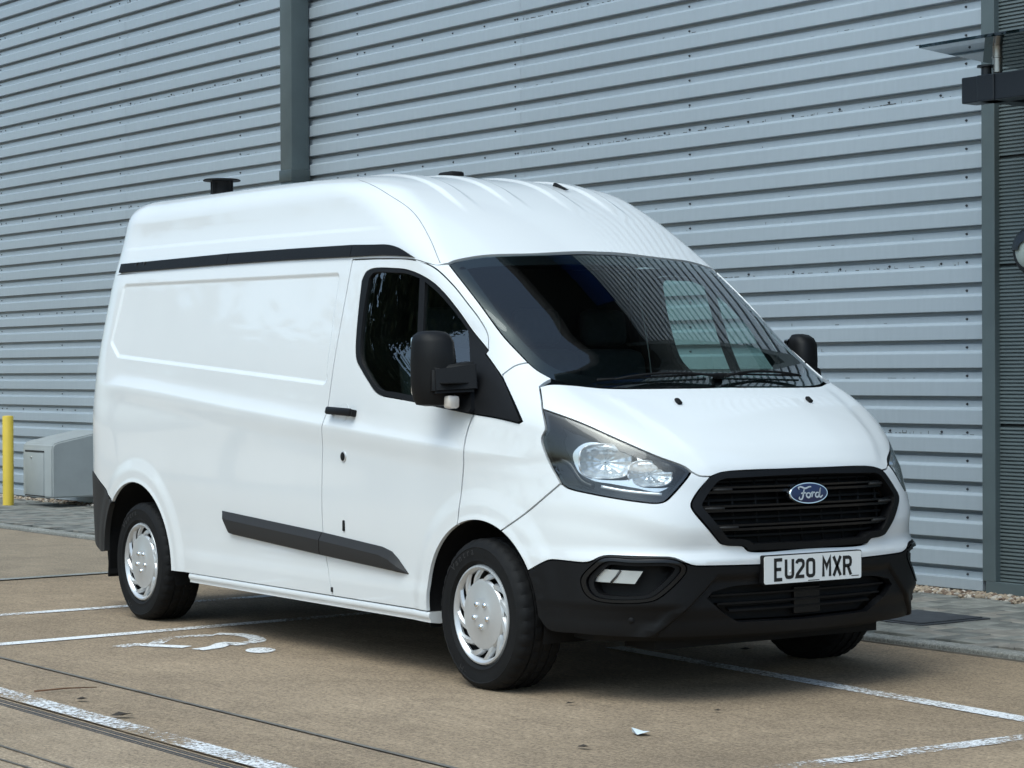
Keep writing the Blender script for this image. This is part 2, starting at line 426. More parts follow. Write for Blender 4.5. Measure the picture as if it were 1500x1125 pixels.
def panel(name, loops, mats, parent, dom='s', step=.03, gap=.0032, thick=.016, off=0., mirror=False, scale2=1., edge_mat=0, back_mat=None, both=False, extra=()):
    """sheet of the body surface inside loops[0] and outside loops[1:], with returned edges and an inner skin"""
    q = [shrink(DOM[dom][0](L), gap) for L in loops[:1]] + [shrink(DOM[dom][0](L), -gap) for L in loops[1:]]
    sc = np.array((1., scale2)); qs = [l * sc for l in q]
    lo = qs[0].min(0); hi = qs[0].max(0)
    gx, gy = np.meshgrid(np.arange(lo[0] + step / 2, hi[0], step), np.arange(lo[1] + step / 2, hi[1], step))
    gx = gx + (np.arange(gx.shape[0]) % 2)[:, None] * step * .5
    g = np.stack([gx.ravel(), gy.ravel()], 1)
    k = inside(g, qs[0])
    for l in qs[1:]: k &= ~inside(g, l)
    g = g[k]
    for l in qs: g = g[~loop_near(g, l, step * .42)]
    xl = []
    for L in extra:
        e_ = np.array(L) * sc; k = inside(e_, qs[0])
        for l in qs[1:]: k &= ~inside(e_, l)
        for l in qs: k &= ~loop_near(e_, l, step * .45)
        if k.sum() < 2: continue
        xl.append((e_, k))
    if xl and len(g):
        cell = step * .5; h = {}; bad = np.zeros(len(g), bool)
        for e_, k in xl:
            for q_ in e_[k].tolist(): h.setdefault((int(q_[0] // cell), int(q_[1] // cell)), []).append(q_)
        gi = np.floor(g / cell).astype(int).tolist(); gl_ = g.tolist(); r2 = (step * .42) ** 2
        for i_, (a_, c_) in enumerate(gi):
            for dx in (-1, 0, 1):
                for dy in (-1, 0, 1):
                    for q_ in h.get((a_ + dx, c_ + dy), ()):
                        if (q_[0] - gl_[i_][0]) ** 2 + (q_[1] - gl_[i_][1]) ** 2 < r2: bad[i_] = True
        g = g[~bad]
    pts = np.concatenate(qs + [g] + [e_[k] for e_, k in xl]); ed = []; b = 0
    for l in qs:
        ed += [(b + i, b + (i + 1) % len(l)) for i in range(len(l))]; b += len(l)
    b += len(g)
    for e_, k in xl:
        ix = np.cumsum(k) - 1
        for i_ in range(len(e_) - 1):
            if k[i_] and k[i_ + 1]: ed.append((b + int(ix[i_]), b + int(ix[i_ + 1])))
        b += int(k.sum())
    r = delaunay_2d_cdt([Vector(p) for p in pts], ed, [], 0, 1e-7)
    vs2 = np.array([(v.x, v.y) for v in r[0]]); tri = np.array([list(f) for f in r[2] if len(f) == 3])
    ce = vs2[tri].mean(1); k = inside(ce, qs[0])
    for l in qs[1:]: k &= ~inside(ce, l)
    tri = tri[k]
    P, N = surf(vs2 / sc, dom); Pt = P + N * off
    # orient
    fn = np.cross(Pt[tri[:, 1]] - Pt[tri[:, 0]], Pt[tri[:, 2]] - Pt[tri[:, 0]]); fl = (fn * N[tri[:, 0]]).sum(1) < 0
    tri[fl] = tri[fl][:, ::-1]
    e = {}
    for t in tri:
        for i in range(3):
            a, b_ = int(t[i]), int(t[(i + 1) % 3]); e[(a, b_)] = 1
    bd = [(a, b_) for (a, b_) in e if (b_, a) not in e]
    nv = len(Pt); V = [Pt]; faces = [tuple(map(int, t)) for t in tri]; mi = [0] * len(faces); LN = [N[list(t)] for t in tri]
    if thick:
        Pi = Pt - N * thick; V.append(Pi)
        for a, b_ in bd:
            f = (b_, a, a + nv, b_ + nv); faces.append(f); mi.append(edge_mat)
            fnv = np.cross(Pt[a] - Pt[b_], Pi[a] - Pt[b_]); fnv = fnv / max(np.linalg.norm(fnv), 1e-9); LN.append(np.repeat(fnv[None], 4, 0))
        bm_ = edge_mat if back_mat is None else back_mat
        for t in tri:
            faces.append(tuple(int(i) + nv for i in t[::-1])); mi.append(bm_); LN.append(-N[list(t[::-1])])
    V = np.concatenate(V)
    res = []
    for side in ((1, -1) if both else ((-1,) if mirror else (1,))):
        VV = V * np.array((1, side, 1)); ff = faces if side == 1 else [f[::-1] for f in faces]
        nn = np.concatenate(LN if side == 1 else [l[::-1] * np.array((1, -1, 1)) for l in LN])
        me = bpy.data.meshes.new(name); me.from_pydata(VV.tolist(), [], ff)
        me.polygons.foreach_set('material_index', mi); me.polygons.foreach_set('use_smooth', [True] * len(ff)); me.update()
        me.normals_split_custom_set(nn.tolist())
        par = parent[0 if side == 1 else 1] if isinstance(parent, (list, tuple)) else parent
        res.append(link(name, me, par, mats))
    return res if both else res[0]
def solve1(o, d, lo, hi):
    for _ in range(4):
        t = np.linspace(lo, hi, 33); f = F(o[0] + d[0] * t, o[1] + d[1] * t, o[2] + d[2] * t)
        i = int(np.argmax(f > 0)) if (f > 0).any() else 32
        lo, hi = t[max(i - 1, 0)], t[i]
    P = np.array([[o[k] + d[k] * lo for k in range(3)]]); return Vector(P[0]), Vector(gradF(P)[0])
def at(x, z, side=-1):
    """point and outward normal on the flank at x, z"""
    return solve1((x, 0, z), (0, side, 0), .2, 1.3)
def atf(y, z):
    """point and normal on the front at y, z"""
    return solve1((0, y, z), (1, 0, 0), -1.2, 1.3)
def feat_lines():
    """lines along the pressed features of the flank, in x, z, so that the mesh follows them"""
    out = []
    xs = np.arange(-3.95, .30, .02)
    for dz in (-.060, -.030, -.012, .0, .006, .020, .040, .065, .094): out.append(np.stack([to_s(np.stack([xs, -yside(xs, ZSW_(xs) + dz), ZSW_(xs) + dz], 1))[:, 0], ZSW_(xs) + dz], 1))
    n = len(PANEL)
    for d in (-.028, -.018, -.010, -.003):
        o = .04 + d; L = []
        for i in range(n):
            a = np.array(PANEL[i - 1]); b = np.array(PANEL[i]); c_ = np.array(PANEL[(i + 1) % n])
            n1 = (b - a) / np.linalg.norm(b - a); n2 = (c_ - b) / np.linalg.norm(c_ - b); n1 = np.array((-n1[1], n1[0])); n2 = np.array((-n2[1], n2[0]))
            a1 = math.atan2(n1[1], n1[0]); a2 = math.atan2(n2[1], n2[0]); da = (a2 - a1 + math.pi) % (2 * math.pi) - math.pi
            for t in np.linspace(0, 1, 5): L.append(b + o * np.array((math.cos(a1 + da * t), math.sin(a1 + da * t))))
        L.append(L[0]); R_ = []
        for a, b in zip(L[:-1], L[1:]):
            k = max(int(np.linalg.norm(b - a) / .02), 1); R_ += [a + (b - a) * j / k for j in range(k)]
        R_.append(L[0]); R_ = np.array(R_); out.append(np.stack([np.where(R_[:, 0] < X1, to_s(np.stack([R_[:, 0], -yside(R_[:, 0], R_[:, 1]), R_[:, 1]], 1))[:, 0], R_[:, 0]), R_[:, 1]], 1))
    for (cx, cz, r_) in ARCHES:
        for d in (.015, .030, .055, .075, .098, .120, .142):
            a = np.linspace(-.1, math.pi + .1, 70); x = cx + (r_ + d) * np.cos(a); z = cz + (r_ + d) * np.sin(a)
            out.append(np.stack([to_s(np.stack([x, -yside(x, z), z], 1))[:, 0], z], 1))
    return out
def bumper_lines():
    out = []
    zs = np.arange(.23, .50, .018)
    for d in (.0, .008, .015, .023):
        P = np.stack([0 * zs, -(YL0 + (.46 - zs) - d), zs], 1); lo = np.full(len(zs), .3); hi = np.full(len(zs), 1.3)
        for _ in range(24):
            m = (lo + hi) / 2; f = F(m, P[:, 1], zs); lo = np.where(f < 0, m, lo); hi = np.where(f < 0, hi, m)
        P[:, 0] = lo; out += [to_s(P), to_s(flip(P))]
    for z in (.371, .379, .387, .396):
        ys = np.arange(.60, .88, .02); lo = np.full(len(ys), .2); hi = np.full(len(ys), 1.3); zz = np.full(len(ys), z)
        for _ in range(24):
            m = (lo + hi) / 2; f = F(m, -ys, zz); lo = np.where(f < 0, m, lo); hi = np.where(f < 0, hi, m)
        P = np.stack([lo, -ys, zz], 1); out += [to_s(P), to_s(flip(P))]
    return out
def roof_lines():
    out = []
    xs = np.arange(-3.9, -.95, .025)
    for dz in (-.002, .007, .015, .024):
        z = ZUP_(xs) + dz; q = to_r(np.stack([xs, -yside(xs, z), z], 1)); out += [q, q * np.array((1, -1))]
    xs = np.arange(-2.4, -.74, .03)
    for yc in (.16, .43):
        for d in (-.066, -.055, -.046, -.037, -.028, .028, .037, .046, .055, .066):
            lo = np.full(len(xs), 1.6); hi = np.full(len(xs), 2.6); yy = np.full(len(xs), -(yc + d))
            for _ in range(24):
                m = (lo + hi) / 2; f = F(xs, yy, m); lo = np.where(f < 0, m, lo); hi = np.where(f < 0, hi, m)
            q = to_r(np.stack([xs, yy, lo], 1)); out += [q, q * np.array((1, -1))]
    return out
XL = feat_lines()

# ------------------------------------------------------------------ setting: axes along (u) and away from (v) the building, turned 2 degrees from the van
WA = R(2.0)
def G3(u, v, z=0.): return Vector((u * math.cos(WA) - v * math.sin(WA), u * math.sin(WA) + v * math.cos(WA), z))
ROOTM = Matrix.Rotation(WA, 4, 'Z')
def ground_mat(name, base, dark, scale=1., streak=True, speck=.66):
    m = bpy.data.materials.new(name); m.use_nodes = True; n = m.node_tree; L = n.links; p = n.nodes['Principled BSDF']
    p.inputs['Roughness'].default_value = .88; p.inputs['Specular IOR Level'].default_value = .3
    tc = n.nodes.new('ShaderNodeTexCoord')
    def noise(sc, det=6, rough=.6, vec=None, dist=0):
        q = n.nodes.new('ShaderNodeTexNoise'); q.inputs['Scale'].default_value = sc; q.inputs['Detail'].default_value = det; q.inputs['Roughness'].default_value = rough
        q.inputs['Distortion'].default_value = dist; L.new(vec if vec else tc.outputs['Object'], q.inputs['Vector']); return q.outputs['Fac']
    def ramp(v, a, b, lo=0., hi=1.):
        q = n.nodes.new('ShaderNodeMapRange'); q.inputs['From Min'].default_value = a; q.inputs['From Max'].default_value = b; q.inputs['To Min'].default_value = lo; q.inputs['To Max'].default_value = hi
        L.new(v, q.inputs['Value']); return q.outputs[0]
    def mixc(f, a, b, mode='MIX'):
        q = n.nodes.new('ShaderNodeMix'); q.data_type = 'RGBA'; q.blend_type = mode
        if hasattr(f, 'links'): L.new(f, q.inputs['Factor'])
        else: q.inputs['Factor'].default_value = f
        for s_, v in (('A', a), ('B', b)):
            sk = [i for i in q.inputs if i.name == s_ and i.type == 'RGBA'][0]
            if hasattr(v, 'links'): L.new(v, sk)
            else: sk.default_value = (*v, 1)
        return [o for o in q.outputs if o.type == 'RGBA'][0]
    big = ramp(noise(.55 * scale, 7, .66, dist=.8), .38, .62)
    c_ = mixc(big, dark, base)
    if streak:
        mp = n.nodes.new('ShaderNodeMapping'); mp.inputs['Scale'].default_value = (1.1, 16, 1); L.new(tc.outputs['Object'], mp.inputs['Vector'])
        st_ = ramp(noise(2.2, 6, .65, mp.outputs[0]), .40, .66, 0, .42); c_ = mixc(st_, c_, (dark[0] * .75, dark[1] * .75, dark[2] * .75))
    patch = ramp(noise(3.0 * scale, 9, .74), .46, .66, 0, .55); c_ = mixc(patch, c_, (dark[0] * .72, dark[1] * .72, dark[2] * .74))
    fine = ramp(noise(70, 5, .8), .30, .70, 1 - speck, 1 + speck)
    v = n.nodes.new('ShaderNodeVectorMath'); v.operation = 'SCALE'; L.new(c_, v.inputs[0]); L.new(fine, v.inputs['Scale'])
    sp = ramp(noise(230, 2, .5), .62, .68, 0, .55); c_ = mixc(sp, v.outputs[0], (base[0] * 1.7, base[1] * 1.65, base[2] * 1.55))
    L.new(c_, p.inputs['Base Color'])
    b = n.nodes.new('ShaderNodeBump'); b.inputs['Strength'].default_value = .5; b.inputs['Distance'].default_value = .003
    L.new(noise(260, 4, .7), b.inputs['Height']); L.new(b.outputs[0], p.inputs['Normal'])
    return m
def paint_line_mat(name, cover):
    """worn thermoplastic: patches of the ground show through as see-through holes"""
    m = bpy.data.materials.new(name); m.use_nodes = True; n = m.node_tree; L = n.links; p = n.nodes['Principled BSDF']
    p.inputs['Roughness'].default_value = .75
    tc = n.nodes.new('ShaderNodeTexCoord')
    a = n.nodes.new('ShaderNodeTexNoise'); a.inputs['Scale'].default_value = 48; a.inputs['Detail'].default_value = 9; a.inputs['Roughness'].default_value = .75
    b = n.nodes.new('ShaderNodeTexNoise'); b.inputs['Scale'].default_value = 2.0; b.inputs['Detail'].default_value = 3
    L.new(tc.outputs['Object'], a.inputs['Vector']); L.new(tc.outputs['Object'], b.inputs['Vector'])
    s_ = n.nodes.new('ShaderNodeMath'); s_.operation = 'MULTIPLY_ADD'; s_.inputs[1].default_value = .55; L.new(b.outputs['Fac'], s_.inputs[0]); L.new(a.outputs['Fac'], s_.inputs[2])
    r = n.nodes.new('ShaderNodeMapRange'); r.inputs['From Min'].default_value = cover; r.inputs['From Max'].default_value = cover + .09; L.new(s_.outputs[0], r.inputs['Value'])
    L.new(r.outputs[0], p.inputs['Alpha'])
    c_ = n.nodes.new('ShaderNodeMapRange'); c_.inputs['From Min'].default_value = .3; c_.inputs['From Max'].default_value = .7; c_.inputs['To Min'].default_value = .62; c_.inputs['To Max'].default_value = .84
    L.new(a.outputs['Fac'], c_.inputs['Value']); L.new(c_.outputs[0], p.inputs['Base Color'])
    return m
M['ground'] = ground_mat('tan_concrete', (.365, .275, .187), (.262, .196, .132))
M['ground2'] = ground_mat('grey_concrete', (.42, .325, .23), (.31, .236, .162))
M['verge'] = ground_mat('brushed_concrete', (.335, .265, .19), (.24, .192, .14))
M['kerb'] = ground_mat('kerb_concrete', (.30, .30, .28), (.22, .22, .20), 3., False)
M['joint'] = mat('joint_filler', (.15, .135, .115), .9, var=.3, vscale=9)
M['line'] = paint_line_mat('worn_white_line', .69)
M['line_worn'] = paint_line_mat('very_worn_white_line', .745)
M['block_a'] = mat('block_grey', (.215, .215, .195), .9, var=.25, vscale=9, bump=.5, bscale=120)
M['block_b'] = mat('block_dark', (.150, .152, .140), .9, var=.3, vscale=9, bump=.5, bscale=120)
M['block_c'] = mat('block_warm', (.225, .210, .185), .9, var=.25, vscale=9, bump=.5, bscale=120)
M['sand'] = mat('jointing_sand', (.045, .05, .035), .95, var=.3, vscale=20)
M['pebble_a'] = mat('pebble_tan', (.34, .27, .20), .85, var=.3, vscale=30)
M['pebble_b'] = mat('pebble_brown', (.16, .11, .08), .85, var=.3, vscale=30)
M['pebble_c'] = mat('pebble_pale', (.42, .38, .33), .85, var=.3, vscale=30)
M['iron'] = mat('cast_iron', (.045, .048, .055), .6, metal=.3, var=.3, vscale=20)
M['yellow'] = mat('yellow_plastic', (.75, .54, .07), .5, var=.06, vscale=6)
M['grp'] = mat('grey_plastic', (.34, .36, .36), .5, var=.06, vscale=5)
M['grp_dark'] = mat('gap_shade_and_dark_plastic', (.03, .03, .03), .8)  # near-black put in for shade in gaps and recesses; also dark plastic
M['green_grey'] = mat('green_grey_steel', (.095, .122, .128), .42, var=.10, vscale=4)
M['louvre'] = mat('louvre_green_grey', (.135, .165, .170), .45, var=.06, vscale=4)
M['green_grey2'] = mat('green_grey_steel_side', (.055, .072, .074), .45, var=.10, vscale=4)
M['dark_metal'] = mat('anthracite_steel', (.009, .012, .017), .40, var=.1, vscale=6)
M['stainless'] = mat('stainless_steel', (.42, .41, .39), .3, metal=.9)
M['blue_glass'] = mat('blue_window_glass', (.012, .04, .16), .06, spec=.8)
M['soffit'] = mat('soffit_black', (.012, .013, .014), .7)
M['twig'] = mat('twig_brown', (.14, .07, .04), .9)
M['leaf_dead'] = mat('dead_leaf', (.035, .026, .02), .8)
M['paper'] = mat('paper_scrap', (.62, .68, .72), .7)
def cladding_mat():
    m = bpy.data.materials.new('cladding_silver'); m.use_nodes = True; n = m.node_tree; L = n.links; p = n.nodes['Principled BSDF']
    p.inputs['Metallic'].default_value = .25; p.inputs['Roughness'].default_value = .40
    tc = n.nodes.new('ShaderNodeTexCoord'); mp = n.nodes.new('ShaderNodeMapping'); mp.inputs['Scale'].default_value = (9, 1, .8); L.new(tc.outputs['Object'], mp.inputs['Vector'])
    a = n.nodes.new('ShaderNodeTexNoise'); a.inputs['Scale'].default_value = 3; a.inputs['Detail'].default_value = 8; a.inputs['Roughness'].default_value = .7; L.new(mp.outputs[0], a.inputs['Vector'])
    b = n.nodes.new('ShaderNodeTexNoise'); b.inputs['Scale'].default_value = .5; b.inputs['Detail'].default_value = 4; L.new(tc.outputs['Object'], b.inputs['Vector'])
    s_ = n.nodes.new('ShaderNodeMath'); s_.operation = 'ADD'; L.new(a.outputs['Fac'], s_.inputs[0]); L.new(b.outputs['Fac'], s_.inputs[1])
    r = n.nodes.new('ShaderNodeValToRGB'); r.color_ramp.elements[0].position = .35; r.color_ramp.elements[0].color = (.405, .46, .505, 1)
    r.color_ramp.elements[1].position = .75; r.color_ramp.elements[1].color = (.47, .53, .575, 1)
    h = n.nodes.new('ShaderNodeMath'); h.operation = 'MULTIPLY'; h.inputs[1].default_value = .5; L.new(s_.outputs[0], h.inputs[0]); L.new(h.outputs[0], r.inputs['Fac']); L.new(r.outputs[0], p.inputs['Base Color'])
    return m
M['clad'] = cladding_mat()
M['dirt'] = mat('dirt_streak', (.09, .092, .085), .95)

def flat(name, polys, mat_, z, parent=None, th=0.):
    """sheets lying at height z; polygons in u, v"""
    mb = MB()
    for P in polys:
        if th: mb.prism([G3(u, v, z) for u, v in P], (0, 0, -th), (0, 0, 0))
        else: mb.poly([G3(u, v, z) for u, v in P], [tuple(range(len(P)))])
    return mb.build(name, mat_, parent)
def strip(a, b, wd):
    a = np.array(a, float); b = np.array(b, float); d = (b - a) / np.linalg.norm(b - a); n = np.array((-d[1], d[0])) * wd / 2
    return [tuple(a + n), tuple(a - n), tuple(b - n), tuple(b + n)]
def ground_obj(o): return tag(o, kind='structure')
ground_obj(flat('ground', [[(-300, -300), (300, -300), (300, 300), (-300, 300)]], M['ground2'], -.012))
ground_obj(flat('parking_area', [[(-40, -2.11), (40, -2.11), (40, 1.46), (-40, 1.46)]], M['ground'], -.004))
ground_obj(flat('bay_edge', [[(-40, 1.452), (-6.05, 1.452), (-5.90, -2.10), (-40, -2.10)]], M['verge'], .0))
ground_obj(flat('lane_margin', [[(-40, -2.64), (40, -2.64), (40, -2.135), (-40, -2.135)]], M['ground'], -.006))
ground_obj(flat('concrete_joint', [strip((-40, -2.122), (40, -2.122), .022)], M['joint'], -.002))
ground_obj(flat('concrete_joint', [strip((-20, -3.95), (20, -2.55), .012), strip((-8, -3.16), (20, -3.03), .014)], M['joint'], -.008))
jl = ground_obj(flat('concrete_joint', [strip((-5.89, -2.05), (-6.04, 1.40), .10)], M['kerb'], .004))
# channel drain along the lane
dr = empty('channel_drain', G3(0, -2.685, -.014), WA); tag(dr, 'long black slotted channel drain along the lane beside the white edge line', 'drain')
MB().box((0, 0, -.004), (30, .055, .004), 0).build('slot', M['grp_dark'], dr)
for s_ in (-1, 1): MB().box((0, s_ * .028, .0), (30, .006, .008), .001).build('edge_rail', M['iron'], dr)
g0 = MB().box((0, 0, 0), (.5, .010, .008), .0015).build('grate_bar', M['iron'], dr); g0.location = (-3.0, -.012, 0)
for i in range(1, 28):
    o_ = g0.copy(); col.objects.link(o_); o_.location = (-3.0 + .51 * (i // 2), -.012 + .024 * (i % 2), 0)
# painted markings
def marking(name, polys, m_, label, cat='road marking', grp=None, z=.0):
    o_ = flat(name, polys, m_, z, None); return tag(o_, label, cat, grp)
marking('bay_line', [strip((-3.985, -2.05), (-3.975, 1.40), .10)], M['line'], 'white bay line running behind the rear wheel of the van')
marking('bay_line', [strip((-2.72, -2.05), (-2.86, 1.40), .10)], M['line'], 'white bay line passing under the middle of the van beside the wheelchair symbol')
marking('bay_line', [strip((-.80, .355), (3.2, .075), .10)], M['line'], 'white line running out from under the front bumper to the right')
marking('bay_line', [strip((2.05, -2.0), (2.185, .04), .10)], M['line_worn'], 'very worn white line at the bottom right corner')
marking('edge_line', [[(-12, -2.525), (12, -2.545), (12, -2.645), (-12, -2.64)]], M['line_worn'], 'broad worn white edge line beside the channel drain', z=-.002)
def sym_path(P, wd):
    return [[tuple(p) for p in q] for q in ribbon([(crv([(a, b, 0) for a, b in P], step=.05)[:, :2].tolist(), False)], wd)]
wc = sym_path([(-2.268, -1.52), (-2.31, -1.403), (-2.211, -1.352), (-2.091, -1.272), (-2.061, -1.258)], .085) + sym_path([(-2.278, -1.313), (-2.414, -1.185), (-2.453, -1.08), (-2.438, -0.982), (-2.396, -0.93)], .075) + \
     sym_path([(-2.461, -0.88), (-2.363, -0.809), (-2.216, -0.806), (-2.066, -0.87), (-2.027, -0.945)], .085) + sym_path([(-1.938, -1.269), (-1.976, -1.15), (-2.076, -1.033), (-1.971, -0.998)], .085)
cc = [(-1.732 + 0.038 * math.cos(a) + 0.089 * math.sin(a), -1.042 + 0.061 * math.cos(a) + -0.051 * math.sin(a)) for a in np.linspace(0, 6.283, 20)[:-1]]
marking('wheelchair_symbol', wc + [cc], M['line'], 'painted white wheelchair symbol on the tan concrete beside the rear wheel', 'road marking')
# kerb edging
kb = empty('kerb_edging', G3(0, 1.47), WA); tag(kb, 'flush pale concrete edging between the parking bays and the block paving', 'kerb')
k0 = MB().box((0, .06, .0), (.905, .12, .05), .008).build('kerb_stone', M['kerb'], kb); k0.location = (-15.0, 0, 0)
for i in range(1, 22):
    o_ = k0.copy(); col.objects.link(o_); o_.location = (-15.0 + .915 * i, 0, random.uniform(-.002, .002))
MB().box((0, -.008, -.001), (40, .014, .008), 0).build('kerb_gap', M['joint'], kb)
# block paving, herringbone
pv = ground_obj(flat('paving_bed', [[(-40, 1.59), (40, 1.59), (40, 3.30), (-40, 3.30)]], M['sand'], .004))
pv.name = 'pavement'
bl_me = []
for k_, m_ in enumerate(('block_a', 'block_b', 'block_c')):
    t_ = MB().box((0, 0, .006), (.196, .096, .030), .004, seg=1).build('paving_block', M[m_], pv)
    bl_me.append(t_.data); bpy.data.objects.remove(t_)
cells = []
for i in range(-180, 60):
    for j in range(14, 36):
        pass
def herring(u0, u1):
    out_ = []
    n0 = int(u0 / .1) - 6; n1 = int(u1 / .1) + 6
    for b_ in range(-40, 60):
        for a_ in range(n0 - 60, n1 + 60):
            # classic 90 degree herringbone: an L pair repeats along (2,2) and (1,-1)
            k = a_ + b_
            if (a_ - b_) % 4 == 0: out_.append((a_ * .1 + .1, b_ * .1 + .05, 0))
            elif (a_ - b_) % 4 == 3: out_.append((a_ * .1 + .05, b_ * .1 + .1 , 1))
    return [(u, v + 0.0, r_) for u, v, r_ in out_ if u0 < u < u1 and 1.66 < v < 3.26]
hb = herring(-15.5, 2.6)
camu, camv = 7.56, -6.38
vis_r = [q for q in hb if -2.2 < q[0] < 1.2]; rest = [q for q in hb if not (-2.2 < q[0] < 1.2)]
vis_r.sort(key=lambda q: (q[0] - camu) ** 2 + (q[1] - camv) ** 2)
indiv = vis_r[:290]; rest += vis_r[290:]
for u, v, r_ in indiv:
    o_ = bpy.data.objects.new('paving_block', random.choice(bl_me)); col.objects.link(o_); o_.parent = pv
    p_ = G3(u, v, random.uniform(-.0015, .0025)); o_.location = p_; o_.rotation_euler = (random.uniform(-.01, .01), random.uniform(-.01, .01), WA + r_ * math.pi / 2)
mb = MB()
V = []; Fc = []; MI = []
for u, v, r_ in rest:
    hx, hy = (.097, .047) if r_ == 0 else (.047, .097); z = random.uniform(.019, .0235); b_ = len(V)
    for dz, k_ in ((.004, 1.), (z, 1.), ):
        for sx, sy in ((-1, -1), (1, -1), (1, 1), (-1, 1)): V.append(G3(u + sx * hx, v + sy * hy, dz))
    Fc += [(b_ + 4, b_ + 5, b_ + 6, b_ + 7)] + [(b_ + i, b_ + (i + 1) % 4, b_ + 4 + (i + 1) % 4, b_ + 4 + i) for i in range(4)]; MI += [random.choice((0, 0, 1, 2))] * 5
me = bpy.data.meshes.new('paving_blocks'); me.from_pydata([tuple(v) for v in V], [], Fc); me.polygons.foreach_set('material_index', MI)
tag(link('paving_blocks', me, pv, [M['block_a'], M['block_b'], M['block_c']]), kind='stuff')
# inspection cover
mh = empty('inspection_cover', G3(-.62, 2.25, .022), WA + R(0)); tag(mh, 'dark rectangular inspection cover set in the block paving', 'manhole cover')
MB().box((0, 0, 0), (.52, .52, .012), .003).build('frame', M['iron'], mh); MB().box((0, 0, .006), (.46, .46, .012), .003).build('lid', M['iron'], mh)
# gravel strip
pb = []
V = []; Fc = []; MI = []
ico = bmesh.new(); bmesh.ops.create_icosphere(ico, subdivisions=1, radius=1.0); iv = [v.co.copy() for v in ico.verts]; if_ = [tuple(v.index for v in f.verts) for f in ico.faces]; ico.free()
for i in range(5200):
    u = random.choice((random.uniform(-2.3, .6), random.uniform(-15.5, -11.5), random.uniform(-12, -1))) if i % 3 else random.uniform(-2.3, .6); v = random.uniform(3.30, 3.56); r_ = random.uniform(.009, .024)
    s_ = Vector((r_ * random.uniform(.8, 1.4), r_ * random.uniform(.8, 1.4), r_ * random.uniform(.5, .9))); rot = Matrix.Rotation(random.uniform(0, 6), 3, 'Z'); b_ = len(V); z = .006 + random.uniform(0, .024); c_ = G3(u, v, z)
    for q in iv: V.append(c_ + rot @ Vector((q.x * s_.x, q.y * s_.y, q.z * s_.z)))
    Fc += [tuple(b_ + k for k in f) for f in if_]; MI += [random.choice((0, 0, 1, 2))] * len(if_)
me = bpy.data.meshes.new('gravel'); me.from_pydata([tuple(v) for v in V], [], Fc); me.polygons.foreach_set('material_index', MI); me.polygons.foreach_set('use_smooth', [True] * len(Fc))
tag(link('gravel', me, None, [M['pebble_a'], M['pebble_b'], M['pebble_c']]), 'strip of loose brown and tan gravel along the foot of the wall', 'gravel', kind='stuff')
ground_obj(flat('gravel_bed', [[(-40, 3.28), (40, 3.28), (40, 3.75), (-40, 3.75)]], M['pebble_b'], .0015))

# ------------------------------------------------------------------ clad wall
wall = empty('clad_wall', G3(0, 3.5), WA); tag(wall, 'long warehouse wall of silver horizontal ribbed metal cladding', 'wall')
PIT = .1655; ROWH = PIT * 6; Z0 = 1.163 - PIT * 7      # crown bottom edges at Z0 + k * PIT
prof1 = [(0.0, 0.0), (.003, -.0008), (.082, -.0008), (.0855, 0.0), (.0995, .027), (.1030, .028), (.1395, .028), (.1400, .058), (.1640, .058)]   # z, depth behind the crown; ends in a deep slot added to shade a dark band
def sheet_mesh(length):
    V = []; Fc = []; pr = []
    for k in range(6):
        for z, d in prof1: pr.append((z + k * PIT, d))
    pr.append((ROWH, 0.0)); pr.append((ROWH + .012, 0.002))
    for u in (0, length):
        for z, d in pr: V.append((u, d, z))
    m_ = len(pr); Fc = [(j, m_ + j, m_ + j + 1, j + 1) for j in range(m_ - 1)]
    me = bpy.data.meshes.new('cladding_sheet'); me.from_pydata(V, [], Fc); me.materials.append(M['clad']); return me
laps = [-24.0, -18.8, -12.25, -8.85, -5.82, -1.25]
for a, b in zip(laps[:-1], laps[1:]):
    me = sheet_mesh(b - a + (.05 if b != laps[-1] else 0))
    for r_ in range(7):
        o_ = link('cladding_sheet', me, wall) if r_ == 0 else None
        if o_ is None: o_ = bpy.data.objects.new('cladding_sheet', me); col.objects.link(o_); o_.parent = wall
        o_.location = (a, (-.0022 if laps.index(a) % 2 else 0), Z0 + r_ * ROWH)
MB().box((-12.7, .17, 3.4), (22.6, .1, 6.8), 0).build('wall_backing', M['grp_dark'], wall)
# screws: along each lap and in the valleys
def screw_list():
    out_ = []
    for r_ in range(0, 5):
        for k in range(6):
            z = Z0 + r_ * ROWH + k * PIT + .119
            for u in (-22.0, -18.82, -15.2, -13.7, -12.36, -10.0, -8.05, -5.87, -3.9, -1.44): out_.append((u, z))
        z = Z0 + r_ * ROWH - PIT + .127 + PIT * 0
        for u in np.arange(-15.5, -1.4, .42): out_.append((float(u), Z0 + r_ * ROWH + 5 * PIT + .119))
    return out_
V = []; Fc = []
for u, z in screw_list():
    b_ = len(V); n2 = 7
    for rr, d in ((.0080, .028), (.0080, .025), (.0050, .023), (.0050, .018), (.0, .017)):
        for i in range(n2): V.append((u + rr * math.cos(6.283 * i / n2), d, z + rr * math.sin(6.283 * i / n2)))
    Fc += [(b_ + j * n2 + i, b_ + j * n2 + (i + 1) % n2, b_ + (j + 1) * n2 + (i + 1) % n2, b_ + (j + 1) * n2 + i) for j in range(4) for i in range(n2)]
me = bpy.data.meshes.new('cladding_screws'); me.from_pydata(V, [], Fc); tag(link('cladding_screws', me, wall, [M['iron']]), kind='stuff')
